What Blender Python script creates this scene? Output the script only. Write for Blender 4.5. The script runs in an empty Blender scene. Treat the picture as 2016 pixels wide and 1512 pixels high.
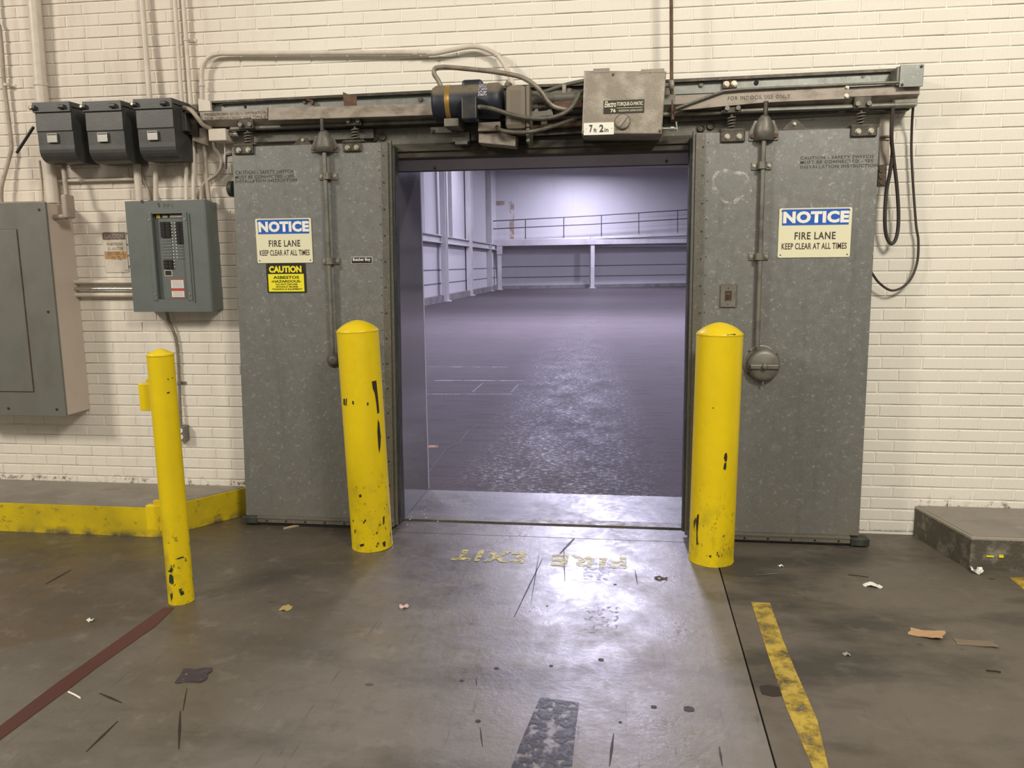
import bpy, bmesh, math, random
from mathutils import Vector, Matrix, noise
random.seed(7)
S = bpy.context.scene
COL = S.collection
# ------------------------------------------------------------------ camera
F_PX, YAW, PITCH, ROLL = 1514.0, .1303, .153, -.0098
CAM = Vector((0, -4.4959, 1.555))
fwd = Vector((-math.sin(YAW)*math.cos(PITCH), math.cos(YAW)*math.cos(PITCH), -math.sin(PITCH)))
rgt = Vector((math.cos(YAW), math.sin(YAW), 0)); up = rgt.cross(fwd)
R0 = math.cos(ROLL)*rgt + math.sin(ROLL)*up
U0 = -math.sin(ROLL)*rgt + math.cos(ROLL)*up
cd = bpy.data.cameras.new('camera'); cam = bpy.data.objects.new('camera', cd); COL.objects.link(cam)
cam.matrix_world = Matrix(((R0.x, U0.x, -fwd.x, CAM.x), (R0.y, U0.y, -fwd.y, CAM.y), (R0.z, U0.z, -fwd.z, CAM.z), (0, 0, 0, 1)))
cd.sensor_width = 36; cd.lens = F_PX/2016*36; cd.clip_start = .05; cd.clip_end = 300
S.camera = cam
# ------------------------------------------------------------------ world, lights, exposure
S.view_settings.view_transform = 'Standard'; S.view_settings.look = 'None'
S.view_settings.exposure = 0.0; S.view_settings.gamma = 1; S.view_settings.use_curve_mapping = False
w = bpy.data.worlds.new('world'); S.world = w; w.use_nodes = True
w.node_tree.nodes['Background'].inputs[0].default_value = (1, .92, .81, 1)
w.node_tree.nodes['Background'].inputs[1].default_value = .33
def area(name, loc, aim, sx, sy, power, col):
    l = bpy.data.lights.new(name, 'AREA'); l.shape = 'RECTANGLE'; l.size = sx; l.size_y = sy
    l.energy = power; l.color = col
    o = bpy.data.objects.new(name, l); COL.objects.link(o); o.location = loc
    o.rotation_euler = (Vector(aim)-Vector(loc)).to_track_quat('-Z', 'Y').to_euler(); return o
WARM = (1, .915, .80)
area('lamp_light_right', (2.6, -5.2, 5.2), (1.6, 0, 1.2), 1.3, 1.0, 290, WARM)
area('lamp_light_left', (-7.2, -5.6, 5.4), (-2.5, 0, 1.2), 1.3, 1.0, 345, WARM)
area('fill_light_overhead', (-.5, -7.5, 5.6), (-.5, -2, 0), 2.4, .8, 95, WARM)  # soft fill added overhead to lift the near side
COOL = (.76, .74, 1)
for n, (x, y, p) in enumerate(((-.42, 16, 2450), (-.6, 30, 700), (-.68, 44.6, 980), (7.5, 24, 500), (8, 38, 900), (-4.6, 32, 330), (5.5, 6.5, 620), (-4.6, 7, 420))):  # lights beside strip lamps belong to them; the others are added unseen fill
    area('far_lamp_and_fill_%d' % n, (x, y, 7.50), (x, y, 0), 1.3, .35, p, COOL)

# ------------------------------------------------------------------ helpers
def ray(px, py):
    return R0*((px-1008)/F_PX) + U0*(-(py-756)/F_PX) + fwd
def W(px, py, Y=0.0):                 # point on the vertical plane y = Y
    r = ray(px, py); return CAM + r*((Y-CAM.y)/r.y)
def G(px, py, Z=0.0):                 # point on the horizontal plane z = Z
    r = ray(px, py); return CAM + r*((Z-CAM.z)/r.z)
def prop(o, label=None, cat=None, group=None, kind=None):
    if label: o['label'] = label
    if cat: o['category'] = cat
    if group: o['group'] = group
    if kind: o['kind'] = kind
    return o
def thing(name, label, cat, loc, group=None):
    o = bpy.data.objects.new(name, None); COL.objects.link(o); o.location = loc; o.empty_display_size = .05
    return prop(o, label, cat, group)
def wloc(o):
    v = Vector((0, 0, 0))
    while o is not None: v += Vector(o.location); o = o.parent
    return v
class MB:
    def __init__(s): s.v = []; s.f = []; s.sm = []
    def add(s, vs, fs, smooth=False):
        b = len(s.v); s.v += [Vector(v) for v in vs]; s.f += [tuple(i+b for i in f) for f in fs]; s.sm += [smooth]*len(fs); return s
    def box(s, x0, x1, y0, y1, z0, z1, ch=0.0):
        if ch <= 0:
            return s.add([(x0,y0,z0),(x1,y0,z0),(x1,y1,z0),(x0,y1,z0),(x0,y0,z1),(x1,y0,z1),(x1,y1,z1),(x0,y1,z1)],
                  [(0,3,2,1),(4,5,6,7),(0,1,5,4),(1,2,6,5),(2,3,7,6),(3,0,4,7)])
        bm = bmesh.new(); bmesh.ops.create_cube(bm, size=1)
        for v in bm.verts: v.co = Vector(((x0+x1)/2+v.co.x*(x1-x0), (y0+y1)/2+v.co.y*(y1-y0), (z0+z1)/2+v.co.z*(z1-z0)))
        bmesh.ops.bevel(bm, geom=list(bm.edges), offset=min(ch, (x1-x0)*.45, (y1-y0)*.45, (z1-z0)*.45), segments=2, profile=.5, affect='EDGES')
        return s.bm(bm)
    def bm(s, bm, smooth=False):
        bm.verts.index_update(); s.add([v.co.copy() for v in bm.verts], [[v.index for v in f.verts] for f in bm.faces], smooth); bm.free(); return s
    def prism(s, pts, y0, y1, ch=0.0):     # outline in XZ (front at y0, back at y1)
        n = len(pts); a = sum(pts[i][0]*pts[(i+1) % n][1]-pts[(i+1) % n][0]*pts[i][1] for i in range(n))
        if a < 0: pts = pts[::-1]
        if ch > 0:
            bm = bmesh.new(); fv = [bm.verts.new((p[0], y0, p[1])) for p in pts]; bv = [bm.verts.new((p[0], y1, p[1])) for p in pts]
            ff = bm.faces.new(fv); bm.faces.new(bv[::-1])
            for i in range(n): j = (i+1) % n; bm.faces.new((fv[j], fv[i], bv[i], bv[j]))
            bmesh.ops.bevel(bm, geom=list(ff.edges), offset=ch, segments=2, profile=.5, affect='EDGES'); return s.bm(bm)
        vs = [(p[0], y0, p[1]) for p in pts]+[(p[0], y1, p[1]) for p in pts]
        fs = [tuple(range(n)), tuple(range(2*n-1, n-1, -1))]+[((i+1) % n, i, n+i, n+(i+1) % n) for i in range(n)]
        return s.add(vs, fs)
    def floorpoly(s, pts, z0, z1):         # outline in XY
        n = len(pts); a = sum(pts[i][0]*pts[(i+1) % n][1]-pts[(i+1) % n][0]*pts[i][1] for i in range(n))
        if a < 0: pts = pts[::-1]
        vs = [(p[0], p[1], z1) for p in pts]+[(p[0], p[1], z0) for p in pts]
        return s.add(vs, [tuple(range(n)), tuple(range(2*n-1, n-1, -1))]+[((i+1) % n, i, n+i, n+(i+1) % n) for i in range(n)])
    def xprof(s, x0, x1, prof):            # profile in YZ extruded along X
        n = len(prof); a = sum(prof[i][0]*prof[(i+1) % n][1]-prof[(i+1) % n][0]*prof[i][1] for i in range(n))
        if a < 0: prof = prof[::-1]
        def z(x, p): return p[1]+(p[2]*(x-x0)/(x1-x0) if len(p) > 2 else 0)
        vs = [(x0, p[0], z(x0, p)) for p in prof]+[(x1, p[0], z(x1, p)) for p in prof]
        return s.add(vs, [tuple(range(n-1, -1, -1)), tuple(range(n, 2*n))]+[(i, (i+1) % n, n+(i+1) % n, n+i) for i in range(n)])
    def cyl(s, p0, p1, r0, r1=None, seg=20, smooth=True, caps=True):
        p0 = Vector(p0); p1 = Vector(p1); r1 = r0 if r1 is None else r1
        d = (p1-p0).normalized(); a = d.orthogonal().normalized(); b = d.cross(a)
        c = [(math.cos(2*math.pi*i/seg), math.sin(2*math.pi*i/seg)) for i in range(seg)]
        s.add([p0+(a*x+b*y)*r0 for x, y in c]+[p1+(a*x+b*y)*r1 for x, y in c], [(i, (i+1) % seg, seg+(i+1) % seg, seg+i) for i in range(seg)], smooth)
        if caps:
            s.add([p0+(a*x+b*y)*r0 for x, y in c], [tuple(range(seg-1, -1, -1))]); s.add([p1+(a*x+b*y)*r1 for x, y in c], [tuple(range(seg))])
        return s
    def lathe(s, base, axis, prof, seg=28, smooth=True):   # prof = [(radius, distance along axis)]
        base = Vector(base); d = Vector(axis).normalized(); a = d.orthogonal().normalized(); b = d.cross(a)
        vs = []
        for r, h in prof:
            for i in range(seg):
                t = 2*math.pi*i/seg; vs.append(base+d*h+(a*math.cos(t)+b*math.sin(t))*r)
        fs = []
        for k in range(len(prof)-1):
            for i in range(seg):
                j = (i+1) % seg; fs.append((k*seg+i, k*seg+j, (k+1)*seg+j, (k+1)*seg+i))
        s.add(vs, fs, smooth)
        s.add(vs[:seg], [tuple(range(seg-1, -1, -1))]); s.add(vs[-seg:], [tuple(range(seg))]); return s
    def tube(s, pts, r, seg=10, sub=5, closed=False):
        P = [Vector(p) for p in pts]
        if sub > 1 and len(P) > 2:
            Q = []
            for i in range(len(P)-1):
                a = P[max(i-1, 0)]; b = P[i]; c = P[i+1]; e = P[min(i+2, len(P)-1)]
                for k in range(sub):
                    t = k/sub; Q.append(.5*((2*b)+(c-a)*t+(2*a-5*b+4*c-e)*t*t+(3*b-a-3*c+e)*t**3))
            Q.append(P[-1]); P = Q
        n = len(P); vs = []; prev = None
        for i, p in enumerate(P):
            d = (P[min(i+1, n-1)]-P[max(i-1, 0)]).normalized()
            a = d.orthogonal().normalized() if prev is None else (prev-d*prev.dot(d)).normalized()
            prev = a; b = d.cross(a)
            for k in range(seg):
                t = 2*math.pi*k/seg; vs.append(p+(a*math.cos(t)+b*math.sin(t))*r)
        fs = [(i*seg+k, i*seg+(k+1) % seg, (i+1)*seg+(k+1) % seg, (i+1)*seg+k) for i in range(n-1) for k in range(seg)]
        s.add(vs, fs, True); s.add(vs[:seg], [tuple(range(seg-1, -1, -1))]); s.add(vs[-seg:], [tuple(range(seg))]); return s
    def sphere(s, c, r, sc=(1, 1, 1), seg=12):
        bm = bmesh.new(); bmesh.ops.create_uvsphere(bm, u_segments=seg, v_segments=seg//2, radius=r)
        for v in bm.verts: v.co = Vector(c)+Vector((v.co.x*sc[0], v.co.y*sc[1], v.co.z*sc[2]))
        return s.bm(bm, True)
    def build(s, name, mat, parent=None, label=None, cat=None, group=None, kind=None):
        me = bpy.data.meshes.new(name)
        if parent is not None: org = wloc(parent)
        else:
            lo = [min(v[i] for v in s.v) for i in range(3)]; hi = [max(v[i] for v in s.v) for i in range(3)]
            org = Vector(((lo[0]+hi[0])/2, (lo[1]+hi[1])/2, lo[2]))
        me.from_pydata([v-org for v in s.v], [], s.f); me.polygons.foreach_set('use_smooth', s.sm)
        me.materials.append(mat); me.update()
        o = bpy.data.objects.new(name, me); COL.objects.link(o)
        if parent is None: o.location = org
        else: o.parent = parent
        return prop(o, label, cat, group, kind)
def bolt(mb, p, r=.009, h=.010):           # hex head facing -Y with washer
    p = Vector(p); mb.cyl(p, p+Vector((0, -.003, 0)), r*1.35, seg=14); mb.cyl(p+Vector((0, -.003, 0)), p+Vector((0, -h, 0)), r, seg=6, smooth=False)
def text(name, body, x0, x1, z0, z1, Y, mat, parent, bold=.0, thick=.0006, spacing=1.0, rot=None, label=None, shear=0):
    c = bpy.data.curves.new(name, 'FONT'); c.body = body; c.size = 1; c.offset = bold; c.space_character = spacing; c.extrude = 0; c.shear = shear; c.resolution_u = 3
    t = bpy.data.objects.new('tmp_text', c); COL.objects.link(t)
    dg = bpy.context.evaluated_depsgraph_get(); dg.update()
    me = bpy.data.meshes.new_from_object(t.evaluated_get(dg)); bpy.data.objects.remove(t)
    xs = [v.co.x for v in me.vertices]; ys = [v.co.y for v in me.vertices]
    ax, bx, ay, by = min(xs), max(xs), min(ys), max(ys)
    org = wloc(parent) if parent is not None else Vector((0, 0, 0))
    me.name = name
    for v in me.vertices:
        u = (v.co.x-ax)/(bx-ax); q = (v.co.y-ay)/(by-ay)
        if rot is None: p = Vector((x0+u*(x1-x0), Y-thick, z0+q*(z1-z0)))
        else: p = rot(u, q)
        v.co = p-org
    me.materials.clear(); me.materials.append(mat); me.update()
    o = bpy.data.objects.new(name, me); COL.objects.link(o); o.parent = parent
    if label: o['label'] = label
    return o
def wtext(name, body, tl, br, Y, mat, parent, **k):
    a = W(tl[0], tl[1], Y); b = W(br[0], br[1], Y); cx = (tl[0]+br[0])/2   # heights are taken at the middle of the line
    return text(name, body, a.x, b.x, W(cx, br[1], Y).z, W(cx, tl[1], Y).z, Y, mat, parent, **k)
# ------------------------------------------------------------------ materials
class NT:
    def __init__(s, name):
        s.m = bpy.data.materials.new(name); s.m.use_nodes = True; s.t = s.m.node_tree; s.n = s.t.nodes; s.l = s.t.links
        s.b = s.n['Principled BSDF']; s.pos = s.n.new('ShaderNodeNewGeometry').outputs['Position']
    def link(s, a, b): s.l.new(a, b); return s
    def mp(s, scale=(1, 1, 1), rot=(0, 0, 0), loc=(0, 0, 0), src=None):
        m = s.n.new('ShaderNodeMapping'); m.inputs['Scale'].default_value = scale; m.inputs['Rotation'].default_value = rot; m.inputs['Location'].default_value = loc
        s.link(src or s.pos, m.inputs[0]); return m.outputs[0]
    def noise(s, scale, detail=4, rough=.55, vec=None, dist=0):
        m = s.n.new('ShaderNodeTexNoise'); m.inputs['Scale'].default_value = scale; m.inputs['Detail'].default_value = detail
        m.inputs['Roughness'].default_value = rough; m.inputs['Distortion'].default_value = dist; s.link(vec or s.pos, m.inputs['Vector']); return m.outputs['Fac']
    def voro(s, scale, vec=None, feature='F1', out='Distance'):
        m = s.n.new('ShaderNodeTexVoronoi'); m.feature = feature; m.inputs['Scale'].default_value = scale; s.link(vec or s.pos, m.inputs['Vector']); return m.outputs[out]
    def wave(s, scale, vec=None, dist=0, direction='X'):
        m = s.n.new('ShaderNodeTexWave'); m.bands_direction = direction; m.inputs['Scale'].default_value = scale; m.inputs['Distortion'].default_value = dist; s.link(vec or s.pos, m.inputs['Vector']); return m.outputs['Fac']
    def rng(s, v, a, b, c=0., d=1., smooth=False):
        m = s.n.new('ShaderNodeMapRange'); m.inputs[1].default_value = a; m.inputs[2].default_value = b; m.inputs[3].default_value = c; m.inputs[4].default_value = d
        if smooth: m.interpolation_type = 'SMOOTHSTEP'
        s.link(v, m.inputs[0]); return m.outputs[0]
    def math(s, op, a, b=None):
        m = s.n.new('ShaderNodeMath'); m.operation = op
        for i, v in enumerate((a, b)):
            if v is None: continue
            if isinstance(v, (int, float)): m.inputs[i].default_value = v
            else: s.link(v, m.inputs[i])
        return m.outputs[0]
    def mix(s, f, a, b):
        m = s.n.new('ShaderNodeMix'); m.data_type = 'RGBA'
        for k, v in ((0, f), (6, a), (7, b)):
            if isinstance(v, (int, float)): m.inputs[k].default_value = v
            elif isinstance(v, tuple): m.inputs[k].default_value = v+(1,) if len(v) == 3 else v
            else: s.link(v, m.inputs[k])
        return m.outputs[2]
    def axis(s, k):
        m = s.n.new('ShaderNodeSeparateXYZ'); s.link(s.pos, m.inputs[0]); return m.outputs[k]
    def bump(s, h, strength=.3, dist=.01, prev=None):
        m = s.n.new('ShaderNodeBump'); m.inputs['Strength'].default_value = strength; m.inputs['Distance'].default_value = dist
        s.link(h, m.inputs['Height'])
        if prev is not None: s.link(prev, m.inputs['Normal'])
        s.link(m.outputs[0], s.b.inputs['Normal']); return m.outputs[0]
    def out(s, col=None, rough=None, metal=None):
        for k, v in (('Base Color', col), ('Roughness', rough), ('Metallic', metal)):
            if v is None: continue
            if isinstance(v, tuple): s.b.inputs[k].default_value = v+(1,)
            elif isinstance(v, (int, float)): s.b.inputs[k].default_value = v
            else: s.link(v, s.b.inputs[k])
        return s.m
def simple(name, c, rough=.5, metal=0., dirt=None, amt=.5, scale=14, bump=0., stretch=(1, 1, 1), lo=.45, hi=.7):
    n = NT(name); col = c
    if dirt:
        f = n.rng(n.noise(scale, 6, .62, n.mp(stretch)), lo, hi, 0, amt); col = n.mix(f, c, dirt)
    if bump: n.bump(n.noise(scale*8, 4, .6), bump, .004)
    return n.out(col, rough, metal)
M = {}
# painted brick
def brick_mat(name, k=1.0):
    n = NT(name); X = n.axis('X'); Z = n.axis('Z')
    base = n.mix(n.noise(2.2, 4), (.74*k, .71*k, .615*k), (.80*k, .775*k, .685*k))
    left = n.math('MULTIPLY', n.rng(X, -1.6, -2.6, 0, 1, True), n.rng(Z, .7, 2.0, .30, 1, True))
    base = n.mix(n.math('MULTIPLY', left, .75), base, (.64*k, .57*k, .485*k))
    drip = n.rng(n.noise(1.0, 5, .6, n.mp((9, 1, .7))), .50, .72)
    base = n.mix(n.math('MULTIPLY', n.math('MULTIPLY', drip, left), .55), base, (.40, .335, .26))
    spk = n.rng(n.noise(55, 3, .7), .64, .74, 0, .35); base = n.mix(spk, base, (.45, .40, .32))
    foot = n.math('MULTIPLY', n.rng(Z, .250, .185, 0, 1, True), n.rng(n.noise(17, 6, .7), .52, .62)); foot = n.math('MULTIPLY', foot, n.rng(n.math('ABSOLUTE', n.math('ADD', X, .27)), 1.97, 2.05, 0, 1)); foot = n.math('MAXIMUM', foot, n.math('MULTIPLY', n.rng(Z, .035, .012), n.rng(n.noise(20, 5, .7), .42, .55))); base = n.mix(foot, base, (.10, .08, .06))
    b = n.bump(n.wave(33, n.mp((1, 1, 1)), 3.5), .42, .0024)
    b = n.bump(n.noise(160, 3, .6), .28, .002, b)
    return n.out(base, .62)
M['brick'] = brick_mat('painted_brick')
n = NT('painted_mortar'); left = n.rng(n.axis('X'), -1.4, -2.6, 0, 1, True)
bed_shade = n.math('FRACT', n.math('ADD', n.math('DIVIDE', n.math('SUBTRACT', n.axis('Z'), W(2015, 8.3).z), .0676), 100.5))
bed_shade = n.math('MULTIPLY', n.rng(bed_shade, .515, .54), n.rng(bed_shade, .60, .58))
base = n.mix(n.math('MULTIPLY', left, .6), (.80, .77, .69), (.66, .59, .50))
base = n.mix(n.math('MULTIPLY', bed_shade, n.rng(n.noise(2.6, 6, .62, n.mp((1, 1, 3))), .40, .58, .15, 1)), base, (.12, .09, .07))  # shade beneath each upper brick, painted as a thin dark line
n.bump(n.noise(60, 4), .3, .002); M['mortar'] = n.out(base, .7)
# galvanised door skin
def galv(name, a, b, mk, sheen=.45, metal=.35):
    n = NT(name); Z = n.axis('Z')
    base = n.mix(n.noise(2.6, 6, .62), a, b)
    base = n.mix(n.rng(n.voro(150, None, 'F1', 'Color'), 0, 1, 0, .22), base, (.30, .31, .28))
    base = n.mix(n.rng(n.noise(46, 4, .72), .585, .68, 0, .6), base, mk)
    base = n.mix(n.math('MULTIPLY', n.rng(n.noise(140, 3, .7), .58, .68), n.rng(n.noise(4, 5, .6, n.mp((1, 1, 1), (0, 0, 0), (4, 2, 7))), .44, .62, 0, .6)), base, mk)
    base = n.mix(n.rng(n.noise(5, 7, .68, n.mp((1, 1, 1), (.4, .2, .5))), .60, .72, 0, .25), base, mk)
    low = n.math('MULTIPLY', n.rng(Z, .75, .05, 0, 1, True), n.rng(n.noise(7, 6, .6, n.mp((1, 1, 1))), .38, .68)); base = n.mix(n.math('MULTIPLY', low, .6), base, (.205, .175, .135))
    base = n.mix(n.rng(n.noise(1.0, 6, .6, n.mp((14, 14, .8))), .55, .75, 0, .35), base, (.10, .098, .082))
    n.bump(n.noise(3.5, 3), .35, .012); return n.out(base, n.rng(n.noise(20, 4), .3, .7, sheen-.1, sheen+.12), metal)
M['door'] = galv('galvanised_door_skin', (.150, .154, .142), (.200, .205, .192), (.42, .43, .40))
M['galv'] = galv('galvanised_strip', (.17, .18, .165), (.26, .27, .25), (.42, .43, .40), .42, .45)
M['galv_dark'] = galv('grimy_galvanised', (.085, .080, .064), (.135, .126, .102), (.27, .25, .20), .5, .3)
M['beige_metal'] = simple('beige_painted_steel', (.33, .29, .24), .5, .15, (.14, .11, .08), .85, 9, .15, (1, 1, 2))
M['grey_metal'] = simple('weathered_steel', (.20, .195, .165), .48, .4, (.08, .07, .055), .8, 10, .15)
M['box_metal'] = simple('operator_box_steel', (.25, .22, .175), .45, .35, (.40, .37, .31), .8, 11, .25, lo=.46, hi=.66)
M['dark_metal'] = simple('oily_dark_steel', (.055, .05, .04), .42, .5, (.16, .13, .09), .6, 22, .2)
M['rust'] = simple('rusted_steel', (.10, .055, .035), .7, .2, (.20, .12, .08), .7, 26, .3)
M['bolt'] = simple('zinc_bolt', (.55, .53, .43), .3, .8, (.2, .16, .1), .5, 60)
M['chrome'] = simple('bright_conduit', (.55, .54, .5), .25, .9)
M['rubber'] = simple('black_rubber_gasket', (.022, .024, .019), .55, 0, (.07, .075, .055), .7, 9, .2, (3, 3, 1))
M['wood_dark'] = simple('oily_timber', (.038, .033, .022), .6, 0, (.080, .070, .047), .8, 6, .4, (1, 1, 14))
M['conduit'] = simple('painted_conduit', (.60, .545, .46), .45, 0, (.42, .36, .29), .5, 12, .1)
M['conduit_dirty'] = simple('dirty_conduit', (.36, .31, .25), .5, .1, (.20, .165, .125), .7, 14, .1)
M['flex'] = simple('grimy_flex_conduit', (.27, .235, .185), .45, .35, (.12, .10, .075), .7, 20, .1)
M['flex_dark'] = simple('oily_black_cable', (.11, .10, .075), .42, .1, (.035, .03, .022), .8, 20)
M['cable'] = simple('brown_black_cable', (.045, .036, .028), .5)
M['panel_grey'] = simple('grey_enamel', (.140, .158, .150), .36, .1, (.115, .13, .122), .6, 9, .05)
M['cabinet_grey'] = simple('dull_grey_enamel', (.155, .155, .135), .5, .05, (.11, .105, .09), .5, 7, .12, (1, 1, .6))
M['cabinet_side'] = simple('overpainted_cabinet_side', (.52, .45, .385), .45, 0, (.46, .39, .33), .6, 4)
M['box_grey'] = simple('charcoal_enamel', (.050, .052, .050), .42, .1, (.085, .082, .072), .6, 12, .1)
M['black'] = simple('matt_black', (.012, .012, .011), .5)
M['black_gloss'] = simple('breaker_black', (.015, .014, .012), .3)
M['white'] = simple('label_white', (.72, .71, .66), .5)
M['print_grey'] = simple('label_print', (.42, .42, .40), .5)
M['red'] = simple('label_red', (.42, .06, .03), .5)
M['sign_cream'] = simple('sign_cream', (.74, .72, .50), .38)
M['sign_white'] = simple('sign_white_ink', (.82, .82, .72), .4)
M['sign_blue'] = simple('sign_blue', (.018, .105, .47), .35)
M['sign_yellow'] = simple('sign_yellow', (.83, .76, .02), .4)
M['sign_black'] = simple('sign_black', (.02, .015, .01), .4)
M['ink'] = simple('sign_ink', (.05, .035, .03), .5)
M['navy'] = simple('navy_motor_enamel', (.009, .013, .022), .4, .1, (.05, .045, .03), .8, 7, .1)
def dusty(name, c, d):
    n = NT(name); g = n.n.new('ShaderNodeNewGeometry'); sp = n.n.new('ShaderNodeSeparateXYZ'); n.link(g.outputs['Normal'], sp.inputs[0])
    f = n.math('MULTIPLY', n.rng(sp.outputs['Z'], .18, .50, 0, 1, True), n.rng(n.noise(18, 4), .3, .5, .6, 1)); return n.out(n.mix(f, c, d), .5)
M['motor'] = dusty('dust_topped_navy_motor', (.010, .014, .026), (.15, .125, .085))
M['gear'] = dusty('dust_topped_gear_case', (.155, .13, .095), (.20, .17, .12))
M['brass'] = simple('gold_band', (.45, .27, .07), .35, .7)
M['reveal'] = NT('lined_reveal'); n = M['reveal']; n.bump(n.noise(2.0, 2), .12, .012); n.b.inputs['Specular IOR Level'].default_value = .8; M['reveal'] = n.out(n.mix(n.noise(4, 5), (.20, .19, .20), (.25, .24, .25)), .10, .45)
M['stencil'] = NT('faded_stencil')
def worn(name, col, lo, hi, scale, rough=.6, stretch=(1, 1, 1), metal=0., inv=False, col2=None):
    n = NT(name); f = n.rng(n.noise(scale, 8, .7, n.mp(stretch)), lo, hi)
    tr = n.n.new('ShaderNodeBsdfTransparent'); mx = n.n.new('ShaderNodeMixShader')
    n.link(f, mx.inputs[0]); n.link(tr.outputs[0], mx.inputs[1]); n.link(n.b.outputs[0], mx.inputs[2])
    n.link(mx.outputs[0], n.n['Material Output'].inputs['Surface'])
    if col2: n.out(n.mix(n.noise(scale*.4, 4), col, col2), rough, metal)
    else: n.out(col, rough, metal)
    return n.m
bpy.data.materials.remove(M['stencil'].m)
M['stencil'] = worn('faded_stencil_ink', (.04, .04, .036), .34, .52, 34)
M['stencil2'] = worn('rail_stencil_ink', (.07, .055, .045), .38, .52, 60)
M['floor_yellow'] = worn('worn_yellow_floor_paint', (.56, .40, .04), .38, .56, 13, .5, (1, 1, 1), 0, False, (.34, .25, .07))
M['floor_letters'] = worn('worn_floor_lettering', (.50, .45, .10), .40, .56, 30, .5)
M['floor_red'] = worn('worn_red_floor_stripe', (.085, .022, .018), .22, .36, 12, .5, (1, 1, 1), 0, False, (.065, .022, .02))
M['floor_black'] = worn('worn_black_tape', (.028, .027, .027), .44, .60, 19, .42)
M['scuff'] = worn('white_scuff', (.45, .45, .42), .42, .60, 26)
M['chip'] = simple('chipped_to_dark_steel', (.025, .018, .012), .6)
M['chip_green'] = simple('old_green_paint', (.015, .035, .022), .5)
# yellow bollard paint with small chips and grime
def yellow(name, chips=.0, k=1.0):
    n = NT(name); base = n.mix(n.noise(5, 4), (.80*k, .60*k, .002), (.70*k, .52*k, .004))
    Z = n.axis('Z'); grime = n.math('MULTIPLY', n.rng(Z, .55, .0, .12, 1, True), n.rng(n.noise(13, 6, .68, n.mp((1, 1, .6))), .47, .72)); base = n.mix(n.math('MULTIPLY', grime, .75), base, (.20, .165, .02))
    ch = n.math('MULTIPLY', n.rng(Z, .62, .0, .0, 1, True), n.rng(n.noise(44, 5, .6, n.mp((1, 1, .7))), .585-chips, .60-chips)); base = n.mix(ch, base, (.04, .025, .012))
    n.bump(n.noise(26, 4), .25, .006); return n.out(base, .36)
M['yellow'] = yellow('yellow_bollard_paint', -.045)
n = NT('yellow_kerb_paint'); base = n.mix(n.rng(n.noise(4, 6, .62), .35, .7), (.68, .51, .004), (.46, .35, .012))
base = n.mix(n.rng(n.noise(13, 7, .7, n.mp((1, 1, 1.6))), .58, .68, 0, .75), base, (.12, .09, .035)); base = n.mix(n.math('MULTIPLY', n.rng(n.axis('Z'), .05, 0), n.rng(n.noise(9, 4), .4, .6)), base, (.09, .075, .05)); M['kerb_yellow'] = n.out(base, .45)
# concretes
def concrete(name, a, b, stain, st_lo, st_hi, st_amt, r0, r1, scr=.25, bumpk=.25, oily=False):
    n = NT(name)
    base = n.mix(n.noise(1.1, 6, .62), a, b)
    if oily:          # the trodden lane is pale; the oil-soaked dock floor lies to its left
        wob = n.math('MULTIPLY', n.math('SUBTRACT', n.noise(1.7, 6, .65), .5), 1.3)
        X = n.math('ADD', n.axis('X'), wob); Y = n.math('ADD', n.axis('Y'), wob)
        oil = n.math('MULTIPLY', n.rng(X, -.75, -1.55, 0, 1, True), n.rng(Y, -2.6, -1.2, .25, 1, True))
        base = n.mix(oil, base, n.mix(n.noise(2.3, 7, .66, n.mp((.6, 1.6, 1), (0, 0, .3))), (.040, .032, .023), (.125, .104, .077)))
        brown = n.math('MULTIPLY', n.rng(n.axis('X'), -2.0, -2.4, 0, 1, True), n.rng(n.noise(1.9, 4, .5, n.mp((1, 1, 1), (0, 0, 0), (2, 3, 0))), .52, .56)); base = n.mix(n.math('MULTIPLY', brown, .7), base, (.105, .072, .042))
    base = n.mix(n.rng(n.noise(.9, 8, .6, n.mp((1, 2.4, 1), (0, 0, -.35), (3, 1, 0))), st_lo, st_hi, 0, st_amt), base, stain)
    base = n.mix(n.rng(n.noise(9, 7, .72, n.mp((1, 1.2, 1))), .52, .72, 0, .35), base, stain)
    base = n.mix(n.rng(n.noise(7, 7, .7, n.mp((1, 1, 1), (0, 0, 0), (5, 9, 2))), .55, .75, 0, .3), base, tuple(min(1, x*1.7) for x in b))
    sc = n.rng(n.noise(1.0, 7, .75, n.mp((46, 2.2, 1), (0, 0, .25))), .60, .68, 0, scr); base = n.mix(sc, base, stain)
    sc2 = n.rng(n.noise(1.0, 6, .7, n.mp((3, 40, 1), (0, 0, .5))), .64, .70, 0, scr*.6); base = n.mix(sc2, base, stain)
    base = n.mix(n.rng(n.voro(2.3, n.mp((1, 1.5, 1))), .045, .03, 0, .7), base, (.03, .028, .025))
    r = n.rng(n.math('ADD', n.noise(2.4, 8, .7), n.math('MULTIPLY', n.noise(24, 5, .7), .35)), .48, .90, r0, r1)
    b1 = n.bump(n.noise(38, 6, .7), bumpk, .003); n.bump(n.noise(4, 3), .22, .010, b1); n.b.inputs['Specular IOR Level'].default_value = .62
    return n.out(base, r)
M['slab'] = concrete('worn_approach_concrete', (.130, .117, .100), (.195, .179, .157), (.050, .044, .037), .50, .68, .7, .22, .56, .8, .4, oily=True)
M['field'] = concrete('stained_dock_concrete', (.100, .084, .064), (.145, .122, .094), (.045, .038, .030), .47, .62, .75, .42, .66, .2, .35)
M['field_right'] = concrete('brown_dock_concrete', (.085, .072, .055), (.150, .130, .103), (.034, .029, .022), .49, .62, .85, .42, .62, .4, .4)
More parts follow.
